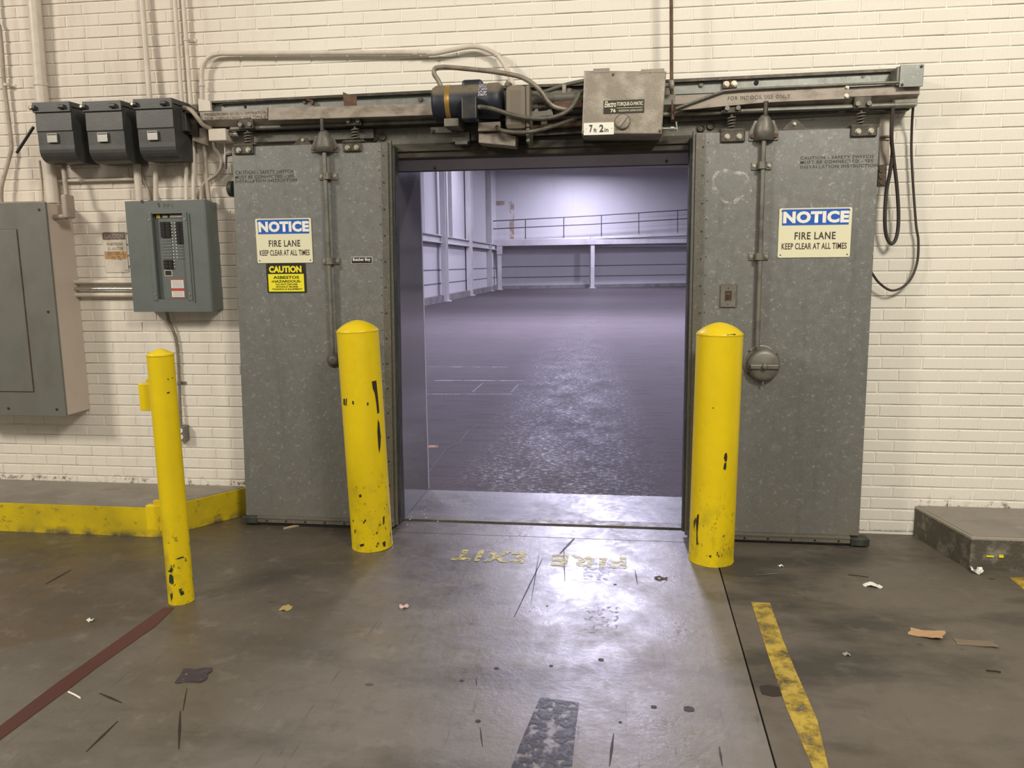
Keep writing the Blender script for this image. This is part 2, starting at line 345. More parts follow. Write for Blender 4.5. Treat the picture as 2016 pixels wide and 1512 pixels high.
M['platform'] = concrete('raised_platform_concrete', (.20, .175, .15), (.28, .25, .21), (.10, .085, .065), .5, .68, .6, .5, .7, .2)
n = NT('chipped_platform_edge'); base = n.mix(n.rng(n.noise(9, 7, .7), .50, .66), (.085, .075, .055), (.24, .215, .17)); base = n.mix(n.rng(n.axis('Z'), .158, .166), base, (.36, .33, .27)); n.bump(n.noise(25, 5), .6, .01); M['platform_edge'] = n.out(base, .7)
M['threshold'] = concrete('threshold_concrete', (.13, .12, .11), (.19, .175, .165), (.05, .045, .045), .48, .66, .7, .30, .60, .6)
n = NT('far_warehouse_floor')
base = n.mix(n.noise(.5, 6, .6, n.mp((.5, 2, 1))), (.076, .063, .066), (.110, .096, .100))
base = n.mix(n.rng(n.noise(3, 7, .7, n.mp((.6, 3, 1))), .5, .7, 0, .5), base, (.035, .027, .028))
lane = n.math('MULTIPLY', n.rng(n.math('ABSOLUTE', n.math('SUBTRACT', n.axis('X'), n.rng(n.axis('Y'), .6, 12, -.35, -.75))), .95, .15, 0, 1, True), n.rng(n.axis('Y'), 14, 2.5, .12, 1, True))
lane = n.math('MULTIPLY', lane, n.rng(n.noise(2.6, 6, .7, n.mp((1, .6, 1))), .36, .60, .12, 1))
base = n.mix(n.math('MULTIPLY', lane, n.rng(n.noise(42, 3, .8, n.mp((.45, 1, 1))), .55, .58)), base, (.58, .56, .61))  # pale specks: lamp glitter painted into the floor colour
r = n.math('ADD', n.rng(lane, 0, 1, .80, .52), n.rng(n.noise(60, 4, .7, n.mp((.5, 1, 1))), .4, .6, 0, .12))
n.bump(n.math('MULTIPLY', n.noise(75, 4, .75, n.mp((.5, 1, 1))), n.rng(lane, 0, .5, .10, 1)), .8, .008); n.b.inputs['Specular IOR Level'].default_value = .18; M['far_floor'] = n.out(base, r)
n = NT('far_painted_wall'); base = n.mix(n.noise(.6, 5), (.50, .485, .49), (.58, .565, .57)); base = n.mix(n.rng(n.noise(1, 6, .6, n.mp((2.5, 2.5, .25))), .55, .75, 0, .35), base, (.45, .41, .38)); M['far_wall'] = n.out(base, .6)
M['far_steel'] = simple('far_painted_steel', (.56, .54, .54), .5, 0, (.38, .34, .31), .6, 1.5, 0, (1, 1, .5))
M['far_ceiling'] = simple('far_ceiling', (.4, .39, .38), .8)
M['far_base'] = simple('far_wall_base', (.22, .20, .20), .8, 0, (.1, .09, .09), .7, 2)
M['joint'] = simple('dark_joint', (.16, .15, .16), .8)
M['rail'] = simple('dark_handrail_steel', (.07, .065, .08), .5)
M['rust_stain'] = worn('rust_streak', (.42, .27, .16), .46, .62, 1.4, .8)
n = NT('lamp_glow'); n.b.inputs['Emission Color'].default_value = (.85, .83, 1, 1); n.b.inputs['Emission Strength'].default_value = 9; M['lamp'] = n.out((.9, .9, 1), .4)

# ------------------------------------------------------------------ the floor (structure)
OX0, OX1, OZ, HB = -1.274, .475, 2.26, 2.163          # opening
fl = MB().box(-14, 12, -14, -.004, -.30, -.02).build('floor', M['field'], kind='structure')
seamA, seamB = G(1418, 1125), G(1528, 1512)
def seamx(y): return seamA.x+(seamB.x-seamA.x)*(y-seamA.y)/(seamB.y-seamA.y)
g_ = .0035
MB().floorpoly([(-14, .0), (-1.3, .0), (-1.3, -.055), (seamx(-.055)-g_, -.055), (seamx(-14)-g_, -14), (-14, -14)], -.02, 0).build('slab', M['slab'], fl)
MB().floorpoly([(seamx(-.055)+g_, .0), (12, .0), (12, -14), (seamx(-14)+g_, -14), (seamx(-.055)+g_, -.055)], -.02, 0).build('slab', M['field_right'], fl)
MB().box(OX0, OX1, -.032, .60, -.02, .006, .003).build('threshold_slab', M['threshold'], fl)
MB().box(OX0-.02, OX1+.02, -.034, .05, .0, .009).build('threshold_plate', M['galv_dark'], fl)
MB().box(OX0+.02, seamx(0)-.08, -.25, -.06, -.002, .0015).build('slab_lip', M['slab'], fl)
# floor paint
def gpoly(name, pts, mat, z=.0022):
    return MB().floorpoly([tuple(G(*p))[:2] for p in pts], .0005, z).build(name, mat, fl)
gpoly('yellow_stripe', [(1479,1186),(1516,1188),(1542,1262),(1568,1325),(1609,1418),(1631,1512),(1640,1540),(1612,1540),(1600,1512),(1550,1399),(1512,1290)], M['floor_yellow'])
gpoly('yellow_stripe', [(1988,1138),(2040,1136),(2060,1175),(2016,1162)], M['floor_yellow'])
gpoly('red_stripe', [(322,1197),(284,1223),(169,1305),(112,1345),(0,1430),(-60,1476),(-60,1502),(0,1457),(146,1349),(190,1315),(305,1234),(344,1196)], M['floor_red'])
gpoly('black_tape_and_glare', [(1064,1372),(1096,1378),(1140,1384),(1133,1440),(1124,1530),(1000,1530),(1030,1450)], M['floor_black'])
gpoly('black_tape_and_glare', [(1150,1098),(1206,1100),(1196,1142),(1148,1140)], worn('very_worn_tape', (.07, .07, .075), .48, .66, 30, .4))
gpoly('black_tape_and_glare', [(1152,1192),(1222,1196),(1214,1245),(1150,1246)], worn('glare_mottle', (.06, .05, .055), .56, .62, 40, .4))  # dark mottling of the floor glare, painted as a patch
def floor_text(body, tl, br):            # reads right way up from inside the doorway
    a = G(*tl); b = G(*br)
    x0, x1, y0, y1 = a.x, b.x, b.y, a.y
    return text('floor_lettering', body, 0, 1, 0, 1, 0, M['floor_letters'], fl, bold=.055, spacing=1.3,
                rot=lambda u, q: Vector((x1-u*(x1-x0), y1-q*(y1-y0), .0026)))
floor_text('EXIT', (899, 1082), (1030, 1109)); floor_text('FIRE', (1088, 1091), (1234, 1120))
for x0, y0, x1, y1, wd in ((1140,1050,1098,1095,6),(1068,1100,1012,1215,3),(1110,1075,1112,1145,3),(170,1480,232,1420,4),(352,1475,355,1400,4),(360,1400,368,1355,2),(1208,1445,1200,1508,4),(1416,1470,1422,1508,3),(196,1365,240,1384,4),(90,1150,140,1122,5),(1045,1190,1062,1085,2),(1255,1150,1250,1122,3),(938,1350,938,1335,2),(945,1432,950,1470,2)):
    a, b = G(x0, y0), G(x1, y1); d = (b-a).normalized(); p = Vector((-d.y, d.x, 0))*wd*.0012
    MB().floorpoly([tuple(a+p*.3)[:2], tuple((a+b)/2+p)[:2], tuple(b+p*.3)[:2], tuple(b-p*.3)[:2], tuple((a+b)/2-p)[:2], tuple(a-p*.3)[:2]], .0004, .0014).build('scuff_mark', M['chip'], fl)
for px, py, r in ((1183,1299,.012),(977,1316,.010),(941,1420,.010),(1287,1392,.011),(1085,1311,.008),(1077,1193,.006),(1518,1360,.045),(1211,1151,.008),(909,1210+130,.008),(1356,1396,.02),(1221,1422,.006)):
    c = G(px, py); MB().floorpoly([(c.x+r*math.cos(t*.785)*(1+.25*math.sin(3*t)), c.y+r*.9*math.sin(t*.785)) for t in range(8)], .0004, .0014).build('gum_spot', M['chip'], fl)
# ------------------------------------------------------------------ brick wall
BC, BP = .0676, .2155
Z0 = W(2015, 8.3).z
XJ = W(1525.6, 10).x; ROW0 = math.floor((W(1525.6, 10).z-Z0)/BC)
wall = MB()
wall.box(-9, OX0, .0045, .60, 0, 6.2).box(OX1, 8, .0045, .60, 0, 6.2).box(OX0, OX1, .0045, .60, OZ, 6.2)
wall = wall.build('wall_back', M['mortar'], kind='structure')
cover = [(-2.17, -1.25, .02, 2.3), (.45, 1.37, .02, 2.25), (-4, -3.35, .72, 1.93), (-2.85, -2.42, 1.35, 1.9), (-3.3, -2.6, 2.2, 2.5), (-2.3, 1.55, 2.35, 2.52)]
jx, jz, dj, chf = BP-.009, BC-.0085, .0045, .0028
def brick_verts(lx, lz):
    a, b = lx/2, lz/2; c = chf
    vs = [(-a, dj+.004, -b), (a, dj+.004, -b), (a, dj+.004, b), (-a, dj+.004, b), (-a, c, -b), (a, c, -b), (a, c, b), (-a, c, b), (-a+c, 0, -b+c), (a-c, 0, -b+c), (a-c, 0, b-c), (-a+c, 0, b-c)]
    fs = [(8, 9, 10, 11)]+[(4+i, 4+(i+1) % 4, 8+(i+1) % 4, 8+i) for i in range(4)]+[(i, (i+1) % 4, 4+(i+1) % 4, 4+i) for i in range(4)]
    return vs, fs
bricks = []
rng = random.Random(3)
for r in range(-44, 40):
    zc = Z0+(r+.5)*BC
    if zc < .03 or zc > 4.6: continue
    off = XJ+(0 if (r-ROW0) % 2 == 0 else BP/2)+rng.uniform(-.012, .012)
    k0 = int((-6.2-off)/BP); k1 = int((5.2-off)/BP)
    for k in range(k0, k1):
        a = off+k*BP+.0045; b = a+jx
        a += rng.uniform(-.0015, .0015); b += rng.uniform(-.0015, .0015)
        segs = [(a, b)]
        if zc-BC/2 < OZ:
            segs = []
            if a < OX0: segs.append((a, min(b, OX0)))
            if b > OX1: segs.append((max(a, OX1), b))
        for s0, s1 in segs:
            if s1-s0 < .03: continue
            bricks.append(((s0+s1)/2, zc+rng.uniform(-.0008, .0008), s1-s0))
def scr(x, z):
    v = Vector((x, 0, z))-CAM; d = v.dot(fwd); return 1008+F_PX*v.dot(R0)/d, 756-F_PX*v.dot(U0)/d, d
cand = []
for i, (x, z, l) in enumerate(bricks):
    sx, sy, d = scr(x, z)
    if 10 < sx < 2006 and 8 < sy < 1500 and not any(a < x < b and c < z < e for a, b, c, e in cover) and l > .12: cand.append((d/l, i))
cand.sort(); single = set(i for _, i in cand[:296])
vs, fs = brick_verts(jx, jz); bme = bpy.data.meshes.new('brick'); bme.from_pydata(vs, [], fs); bme.materials.append(M['brick']); bme.update()
rest = MB(); wl = wloc(wall)
for i, (x, z, l) in enumerate(bricks):
    ty = rng.uniform(-.0012, .0012)
    if i in single:
        o = bpy.data.objects.new('brick', bme); COL.objects.link(o); o.parent = wall; o.location = Vector((x, ty, z))-wl
        o.scale = (l/jx, 1, 1); o.rotation_euler = (rng.uniform(-.012, .012), rng.uniform(-.004, .004), rng.uniform(-.006, .006))
    else:
        v2, f2 = brick_verts(l, jz); rest.add([(x+a, ty+b, z+c) for a, b, c in v2], f2)
rest.build('brick_field', M['brick'], wall, kind='stuff')
# wall base dirt line bead
# ------------------------------------------------------------------ reveal lining of the opening
lin = thing('doorway_lining', 'smooth grey sheet lining inside the thick doorway wall', 'doorway lining', ((OX0+OX1)/2, .3, .006))
MB().box(OX0-.001, OX0+.006, -.01, .61, .01, OZ).build('side_sheet', M['reveal'], lin)
MB().box(OX1-.006, OX1+.001, -.01, .61, .01, OZ).build('side_sheet', M['reveal'], lin)
MB().box(OX0, OX1, -.01, .62, OZ-.006, OZ+.001).build('head_sheet', M['reveal'], lin)
MB().xprof(OX0+.006, OX1-.006, [(.0, HB), (.004, HB+.002), (.064, 2.112), (.060, 2.108)]).build('fascia_sheet', simple('lavender_lit_fascia', (.38, .37, .46), .45, .2, (.28, .27, .35), .5, 4), lin)  # lavender light of the far room tinted into the sheet colour
MB().box(OX0+.006, OX1-.006, .058, .070, 2.104, 2.111).build('fascia_lip', M['rail'], lin)
mb = MB().box(OX0, OX1, .602, .63, OZ-.02, OZ+.02); mb.build('head_trim', M['rail'], lin)
mb = MB()
for px, py in ((1062, 309), (1312, 318), (856, 332)):
    p = W(px, py, .03); mb.cyl(p+Vector((0, .01, 0)), p+Vector((0, -.004, 0)), .006, seg=8)
mb.build('bolt', M['black'], lin)
# ------------------------------------------------------------------ far room (structure)
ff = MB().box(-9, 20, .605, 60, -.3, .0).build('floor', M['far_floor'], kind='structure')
# slab joints and patch in the far floor
def fstrip(a, b, wd, mat, name='floor_joint'):
    a = G(*a); b = G(*b); d = (b-a).normalized(); p = Vector((-d.y, d.x, 0))*wd/2
    MB().floorpoly([tuple(a+p)[:2], tuple(b+p)[:2], tuple(b-p)[:2], tuple(a-p)[:2]], .0003, .002).build(name, mat, ff)
pale = worn('pale_worn_floor_line', (.30, .28, .28), .42, .60, 3)
fstrip((838, 722), (1000, 723), .05, pale, 'pale_line'); fstrip((838, 749), (1035, 750), .05, pale, 'pale_line'); fstrip((838, 776), (1010, 776), .05, pale, 'pale_line')
fstrip((930, 772), (950, 755), .02, M['joint']); fstrip((950, 755), (1020, 755), .02, M['joint']); fstrip((1020, 757), (1006, 773), .02, M['joint']); fstrip((930, 772), (1006, 773), .02, M['joint'])
fstrip((845, 930), (878, 885), .012, M['black'], 'floor_crack'); fstrip((878, 885), (905, 872), .012, M['black'], 'floor_crack'); fstrip((905, 872), (922, 848), .012, M['black'], 'floor_crack'); fstrip((922, 848), (944, 836), .010, M['black'], 'floor_crack')
fstrip((843, 879), (863, 879), .10, worn('orange_floor_mark', (.42, .22, .12), .4, .6, 8), 'pale_line')
# planes of the far room: left wall x = -7.6; end wall through A and B
XL = -7.62
A_, B_ = Vector((XL, 46.5, 0)), Vector((6.0, 51.5, 0)); dAB = (B_-A_).normalized(); nAB = Vector((dAB.y, -dAB.x, 0))
def E(px, py, off=0.0):                 # point on the end wall (off metres in front of it)
    r = ray(px, py); o = A_+nAB*off; t = (o-CAM).dot(nAB)/r.dot(nAB); return CAM+r*t
def Lw(px, py, off=0.0):                # point on the left wall
    r = ray(px, py); return CAM+r*((XL+off-CAM.x)/r.x)
def oprism(mb, pts, n, depth):          # extrude a 3-D polygon along -n (away from the room)
    k = len(pts); nn = (pts[1]-pts[0]).cross(pts[2]-pts[1])
    if nn.dot(n) < 0: pts = pts[::-1]
    mb.add(list(pts)+[p-n*depth for p in pts], [tuple(range(k)), tuple(range(2*k-1, k-1, -1))]+[((i+1) % k, i, k+i, k+(i+1) % k) for i in range(k)])
    return mb
mb = MB(); C_ = A_+dAB*28
oprism(mb, [A_-dAB*1.5, C_, C_+Vector((0, 0, 8.0)), A_-dAB*1.5+Vector((0, 0, 8.0))], nAB, .3)
wf = mb.build('wall_far', M['far_wall'], kind='structure')
wlf = MB().box(XL-.3, XL, .6, 48, 0, 8.0).build('wall_left', M['far_wall'], kind='structure')
MB().box(19.7, 20, .6, 60, 0, 8.0).build('wall_right', M['far_wall'], kind='structure')
MB().box(-9, 20, .55, 60, 8.0, 8.2).build('ceiling', M['far_ceiling'], kind='structure')
MB().box(-9, 20, .601, .66, OZ+.02, 8.0).box(-9, OX0, .601, .66, 0, OZ+.02).box(OX1, 20, .601, .66, 0, OZ+.02).build('wall_front', M['far_wall'], kind='structure')
# horizontal panel joints on both walls
up_ = Vector((0, 0, 1)); nL = Vector((1, 0, 0))
for (ya, yb) in ((563.7, 547), (534.5, 527)):
    a, b = Lw(831, ya), Lw(954, yb); z = (a.z+b.z)/2
    MB().box(XL-.01, XL+.012, 14, 46.4, z-.025, z+.025).build('panel_joint', M['joint'], wlf)
for (xa, ya, xb, yb) in ((970, 526, 1337, 520.5), (970, 547, 1337, 540.8)):
    a, b = E(xa, ya), E(xb, yb); d = (b-a)
    oprism(MB(), [a-up_*.03+nAB*.012, a+d*1.6-up_*.03+nAB*.012, a+d*1.6+up_*.03+nAB*.012, a+up_*.03+nAB*.012], nAB, .05).build('panel_joint', M['joint'], wf)
# wall base kerb
MB().box(XL, XL+.25, 12, 46.5, 0, .28).build('baseboard_left', M['far_base'], kind='structure')
a = A_+nAB*.2; oprism(MB(), [a, a+dAB*26, a+dAB*26+up_*.22, a+up_*.22], nAB, .25).build('baseboard_far', M['far_base'], kind='structure')
# painted-over doorway with rust streaks
mb = MB()
p = [E(972, 400, .02), E(1008, 400, .02), E(1008, 471, .02), E(972, 471, .02)]
for i, (a, b) in enumerate(((0, 1), (1, 2), (3, 0))):
    A2, B2 = p[a], p[b]; d = (B2-A2).normalized(); t = (up_ if i == 0 else dAB)*.14
    oprism(mb, [A2-t, B2-t, B2+t, A2+t] if i == 0 else [A2-t, A2+t, B2+t, B2-t], nAB, .03)
mb.build('blocked_door_frame', M['rust_stain'], wf)
# steel columns along the left wall: floor-standing ones then the upper-only ones
def column(name, label, x, y0, y1, xw, ztop=7.95, z0=0.0, group='white steel columns along the left far wall'):
    # x: column face plane, y0..y1 its extent in depth
    r = thing(name, label, 'column', (x, (y0+y1)/2, z0), group)
    MB().box(x-.02, x+.03, y0, y1, z0, ztop).build('flange', M['far_steel'], r)
    MB().box(x-.36, x-.02, (y0+y1)/2-.02, (y0+y1)/2+.02, z0, ztop).build('web', M['far_steel'], r)
    MB().box(x-.40, x-.35, y0, y1, z0, ztop).build('flange', M['far_steel'], r)
    if z0 == 0: MB().box(x-.45, x+.12, y0-.12, y1+.12, 0, .04).build('base_plate', M['far_steel'], r)
    return r
def colpx(base, w2):
    g = G(*base); s = (g-CAM).dot(fwd)/F_PX; return g, w2*s
colz = []
for i, (bx, by, wd, lab) in enumerate(((875.5, 594, 11, 'nearest full-height white steel column by the left far wall'), (924.5, 582.5, 10, 'middle full-height white steel column by the left far wall'), (962, 573.5, 11, 'full-height white steel column in the far left corner'))):
    g, ww = colpx((bx, by), wd)
    r = thing('steel_column', lab, 'column', (g.x, g.y, 0), 'white steel columns along the left far wall')
    h = ww/2; x = g.x
    MB().box(x-h, x+h, g.y-.02, g.y+.02, 0, 7.95).build('flange', M['far_steel'], r)
    MB().box(x-.02, x+.02, g.y+.02, g.y+.36, 0, 7.95).build('web', M['far_steel'], r)
    MB().box(x-h, x+h, g.y+.36, g.y+.40, 0, 7.95).build('flange', M['far_steel'], r)
    MB().box(x-h-.1, x+h+.1, g.y-.1, g.y+.5, 0, .05).build('base_plate', M['far_steel'], r)
    colz.append((g, h))
bz1 = None
beamx = colz[0][0].x+.02
# horizontal beam joining the columns
def zat(px, py, X):
    r = ray(px, py); t = (X-CAM.x)/r.x; return (CAM+r*t)
t1, t2 = zat(832, 456, beamx), zat(832, 473.5, beamx); zt, zb = t1.z, t2.z
bm_ = thing('wall_beam', 'horizontal white steel beam across the left far wall columns', 'beam', (beamx, 30, zb))
MB().box(beamx-.22, beamx-.16, 14, 46, zb, zt).build('web', M['far_steel'], bm_)
MB().box(beamx-.30, beamx-.04, 14, 46, zt-.04, zt).build('flange', M['far_steel'], bm_)
MB().box(beamx-.30, beamx-.04, 14, 46, zb, zb+.04).build('flange', M['far_steel'], bm_)
for i, (px, wd, lab) in enumerate(((832.5, 10, 'nearest short white steel post standing on the left far wall beam'), (887, 9, 'middle short white steel post standing on the left far wall beam'), (929.5, 5, 'farthest short white steel post standing on the left far wall beam'))):
    q = Lw(px, 440, .25); s = (q-CAM).dot(fwd)/F_PX; h = wd*s/2
    r = thing('steel_post', lab, 'post', (q.x, q.y, zt), 'short white posts on the left far wall beam')
    MB().box(q.x-h*.9, q.x+h*.9, q.y-.02, q.y+.02, zt, 7.95).build('flange', M['far_steel'], r)
    MB().box(q.x-.02, q.x+.02, q.y+.02, q.y+.3, zt, 7.95).build('web', M['far_steel'], r)
# ramp along the end wall
rp = thing('access_ramp', 'long white ramp rising to the right along the far wall', 'ramp', A_+nAB*1.0)
def eband(mb, pts, off, depth): return oprism(mb, [E(x, y, off) for x, y in pts], nAB, depth)
eband(MB(), [(966, 471), (1166, 468.5), (1700, 441.5), (1700, 450), (1166, 470.5), (966, 473)], 1.4, 1.4).build('deck', M['far_steel'], rp)
eband(MB(), [(966, 473), (1166, 470.8), (1700, 469), (1700, 475.5), (1450, 476.5), (966, 484.5)], 1.5, .2).build('edge_beam', M['far_steel'], rp)
eband(MB(), [(1000, 472), (1700, 446), (1700, 469.3), (1166, 470)], 1.2, .1).build('skirt', M['far_wall'], rp)
MB().box(-1, -.9, 0, .1, 0, .1) if 0 else None
for (px, w2, y0, y1, lab) in ((984, 8, 485, 567, 'white steel post under the ramp near the far left corner'), (1166.5, 7.5, 466, 566, 'white steel post under the middle of the far ramp')):
    a, b = E(px-w2/2, y1, 1.45), E(px+w2/2, y1, 1.45); zt2 = E(px, y0, 1.45).z; a.z = b.z = 0
    pr = thing('ramp_post', lab, 'post', ((a+b)/2), 'white posts holding up the far ramp')
    oprism(MB(), [a, b, b+up_*zt2, a+up_*zt2], nAB, .25).build('shaft', M['far_steel'], pr)
    oprism(MB(), [a-dAB*.05-nAB*-.05+up_*(zt2-.5), b+dAB*.05+nAB*.05+up_*(zt2-.5), b+dAB*.05+nAB*.05+up_*(zt2+.0), a-dAB*.05+nAB*.05+up_*(zt2+.0)], nAB, .1).build('cap_plate', M['far_steel'], pr)
    oprism(MB(), [a-dAB*.08+nAB*.08, b+dAB*.08+nAB*.08, b+dAB*.08+nAB*.08+up_*.04, a-dAB*.08+nAB*.08+up_*.04], nAB, .4).build('base_plate', M['far_steel'], pr)
rl = thing('ramp_handrail', 'thin dark two-bar handrail along the far ramp', 'handrail', E(966, 471, 1.3))
for pts in (((964, 435.5), (1166, 425), (1450, 407), (1700, 391)), ((964, 451), (1166, 441.5), (1450, 424.5), (1700, 409))):
    MB().tube([E(x, y, 1.3) for x, y in pts], .032, 8, 1).build('bar', M['rail'], rl)
for px, y0, y1 in ((1034.5, 432, 464), (1110, 428, 460), (1184, 424, 456), (1257.5, 419, 453), (1334, 414, 450), (1412, 409, 447), (1490, 404, 442), (1568, 399, 438), (1646, 394, 434)):
    MB().tube([E(px, y0, 1.3), E(px, y1+8, 1.3)], .032, 8, 1).build('baluster', M['rail'], rl)
# ceiling lamps of the far room (one shows below the lintel)
for i, (x, y) in enumerate(((-.45, 17), (-.6, 32), (-.68, 44.9))):
    lab = ['long strip lamp hung highest and nearest over the far room', 'long strip lamp hung over the middle of the far room', 'long strip lamp glowing near the far wall just under the lintel'][i]
    L = thing('strip_lamp', lab, 'lamp', (x, y, 7.52), 'strip lamps of the far room')
    MB().box(x-.75, x+.75, y-.15, y+.15, 7.60, 7.74, .02).build('housing', M['far_steel'], L)
    MB().cyl((x-.7, y-.06, 7.575), (x+.7, y-.06, 7.575), .02, seg=10).build('tube', M['lamp'], L)
    MB().cyl((x-.7, y+.06, 7.575), (x+.7, y+.06, 7.575), .02, seg=10).build('tube', M['lamp'], L)
    MB().cyl((x-.5, y, 7.72), (x-.5, y, 8.0), .01, seg=6).cyl((x+.5, y, 7.72), (x+.5, y, 8.0), .01, seg=6).build('hanger_rod', M['rail'], L)
# ------------------------------------------------------------------ door frame: jambs, timber head, galvanised panel
FY = -.055
fr = thing('door_frame', 'oily dark timber and galvanised frame around the opening', 'door frame', ((OX0+OX1)/2, -.03, 0))
a, b = W(690, 222, FY), W(1442, 200, FY); c, d = W(782, 287, FY), W(1356, 266, FY)
zt = (c.z+d.z)/2
MB().box(a.x, b.x, FY, .006, zt, zt+.26).build('header_panel', M['galv_dark'], fr)
MB().box(OX0-.10, OX1+.09, FY-.035, .006, HB, zt-.001, .006).build('header_beam', M['wood_dark'], fr)
MB().box(OX0-.10, OX1+.09, FY-.05, FY-.03, HB+.035, HB+.05).build('header_batten', M['wood_dark'], fr)
MB().box(OX0-.085, OX0-.002, -.052, .006, 0, OZ+.0).build('jamb', M['wood_dark'], fr)
MB().box(OX1+.002, OX1+.085, -.052, .006, 0, OZ+.0).build('jamb', M['wood_dark'], fr)
mb = MB()
for px, py in ((738, 272), (754, 270), (1380, 252.6), (1399, 248)):
    p = W(px, py, FY); mb.lathe(p, (0, -1, 0), [(.022, 0), (.022, .012), (.015, .014), (.012, .006)], 16)
mb.build('bushing', M['dark_metal'], fr)
# ------------------------------------------------------------------ the two sliding doors
DF, DB = -.205, -.065                    # front and back faces of the doors
def door(side):
    Lf = side == 'L'
    if Lf:
        x0 = W(459, 300, DF).x-.005; x0b = W(484, 1008, DF).x; x1 = W(767, 420, DF).x; x1b = W(775, 1015, DF).x; zt = W(560, 286, DF).z; zb = .055
    else:
        x0 = W(1371, 300, DF).x; x0b = W(1356, 1035, DF).x; x1 = W(1733, 250, DF).x; x1b = W(1691.5, 1050, DF).x; zt = W(1560, 256, DF).z; zb = .055
    lab = ('left galvanised sliding door with a blue fire-lane notice over a yellow caution sign' if Lf else 'right galvanised sliding door with a round hub and a recessed pull')
    D = thing('sliding_door', lab, 'door', ((x0+x1)/2, (DF+DB)/2, 0), 'pair of galvanised sliding doors')
    quad = [(x0b, zb), (x1b, zb), (x1, zt), (x0, zt)]
    MB().prism(quad, DF, DB, .004).build('panel', M['door'], D)
    # edge bead beside the opening, with rivets
    s = 1 if Lf else -1
    ex, exb = (x1, x1b) if Lf else (x0, x0b)
    bw = .034 if Lf else .046
    q = [(exb-s*bw, zb), (exb+s*.004, zb), (ex+s*.004, zt), (ex-s*bw, zt)]
    MB().prism(q, DF-.006, DF).build('edge_strip', M['galv_dark'], D)
    mb = MB(); mb2 = MB()
    for k in range(15):
        t = (k+.5)/15; z = zb+(zt-zb)*t; xe = exb+(ex-exb)*t
        mb.cyl((xe-s*(bw-.012), DF-.006, z), (xe-s*(bw-.012), DF-.010, z), .0045, seg=8)
    for k in range(22):
        t = (k+.5)/22; z = zb+(zt-zb)*t; xe = exb+(ex-exb)*t
        mb.cyl((xe-s*(bw+.014), DF, z), (xe-s*(bw+.014), DF-.003, z), .003, seg=6)
    mb.build('rivet', M['chip'], D, kind='stuff')
    # rubber gasket on the closing edge
    gb, gt = (exb, ex)
    go = .032
    MB().prism([(gb+s*.002, zb-.02), (gb+s*go, zb-.02), (gt+s*go, zt-.02), (gt+s*.002, zt-.02)], DF+.028, DB-.035, .008).build('gasket', M['rubber'], D)
    MB().prism([(gb+s*.002, zb-.03), (gb+s*.020, zb-.03), (gt+s*.020, zt+.01), (gt+s*.002, zt+.01)], DF+.004, DF+.028, .004).build('gasket_lip', M['galv_dark'], D)
    # bottom sweep
    if Lf: sx0, sx1, zz = W(477, 1018, DF-.02).x, W(776, 1030, DF-.02).x, (.012, .062)
    else: sx0, sx1, zz = W(1353, 1060, DF-.02).x, W(1711, 1062, DF-.02).x, (.008, .058)
    endw = .10
    cx0, cx1 = (sx0+endw, sx1) if Lf else (sx0, sx1-endw)
    MB().box(cx0, cx1, DF-.030, DF+.04, zz[0]+.012, zz[1]-.012, .003).build('bottom_channel', M['galv_dark'], D)
    MB().box(cx0, cx1, DF-.034, DF+.001, zz[1]-.014, zz[1], .002).build('top_lip', M['galv_dark'], D)
    if Lf: MB().box(sx0, cx0-.002, DF-.03, DF+.04, zz[0]+.004, zz[1]-.006, .004).build('end_block', M['rubber'], D)
    else: MB().box(cx1+.002, sx1, DF-.034, DF+.04, zz[0], zz[1]-.008, .004).build('end_block', M['rubber'], D)
    MB().box(sx0+.02, sx1-.02, DF-.010, DB, .004, zz[0]+.014).build('sweep', M['rubber'], D)
    mb = MB()
    for k in range(7): x = cx0+(cx1-cx0)*(k+.5)/7; mb.cyl((x, DF-.03, (zz[0]+zz[1])/2), (x, DF-.034, (zz[0]+zz[1])/2), .006, seg=8)
    mb.build('screw', M['chip'], D)
    # guide rod with brackets and cap housing
    if Lf: r0, r1, cap, brs = (638.5, 300), (655, 696), (637, 253, 614, 667, 289, 301), ((643, 346.5), (649, 514))
    else: r0, r1, cap, brs = (1504, 274), (1491, 684), (1505, 222, 1474, 1532, 258, 278), ((1501, 325.5), (1495, 505))
    yr = DF-.030
    a, b = W(*r0, yr), W(*r1, yr)
    MB().cyl(a, b, .0125, seg=14).build('guide_rod', M['grey_metal'], D)
    for bx, by in brs:
        p = W(bx, by, yr); B = MB()
        B.box(p.x-.052, p.x+.052, DF-.008, DF, p.z-.020, p.z+.020, .003); B.cyl((p.x, yr, p.z-.018), (p.x, yr, p.z+.018), .022, seg=16)
        B.box(p.x-.023, p.x+.023, yr, DF-.004, p.z-.018, p.z+.018)
        br = B.build('rod_bracket', M['grey_metal'], D)
        mb = MB(); bolt(mb, (p.x-.038, DF-.008, p.z), .008); bolt(mb, (p.x+.038, DF-.008, p.z), .008); mb.build('bolt', M['bolt'], br)
    yc = DF-.05; ap = W(cap[0], cap[1], yc); bl = W(cap[2], cap[5], DF); brr = W(cap[3], cap[5], DF); zm = W(cap[0], cap[4], DF).z
    cxm = (bl.x+brr.x)/2; hw = (brr.x-bl.x)/2
    B = MB(); tw = .020
    zb1 = bl.z; za = ap.z
    # arched cast housing: rings of a half-tapered bell
    rings = []
    for z, ww, dd in ((zb1, hw*.72, .055), (zm, hw*.72, .056), ((zm*.6+za*.4), hw*.62, .052), ((zm*.25+za*.75), hw*.42, .046), (za-.006, hw*.24, .035), (za, hw*.14, .03)):
        rings.append([(cxm+ww*math.cos(t), DF-dd*max(0, math.sin(t)), z) for t in [math.pi*k/10 for k in range(11)]])
    vs_ = [p for rg in rings for p in rg]; fs_ = []
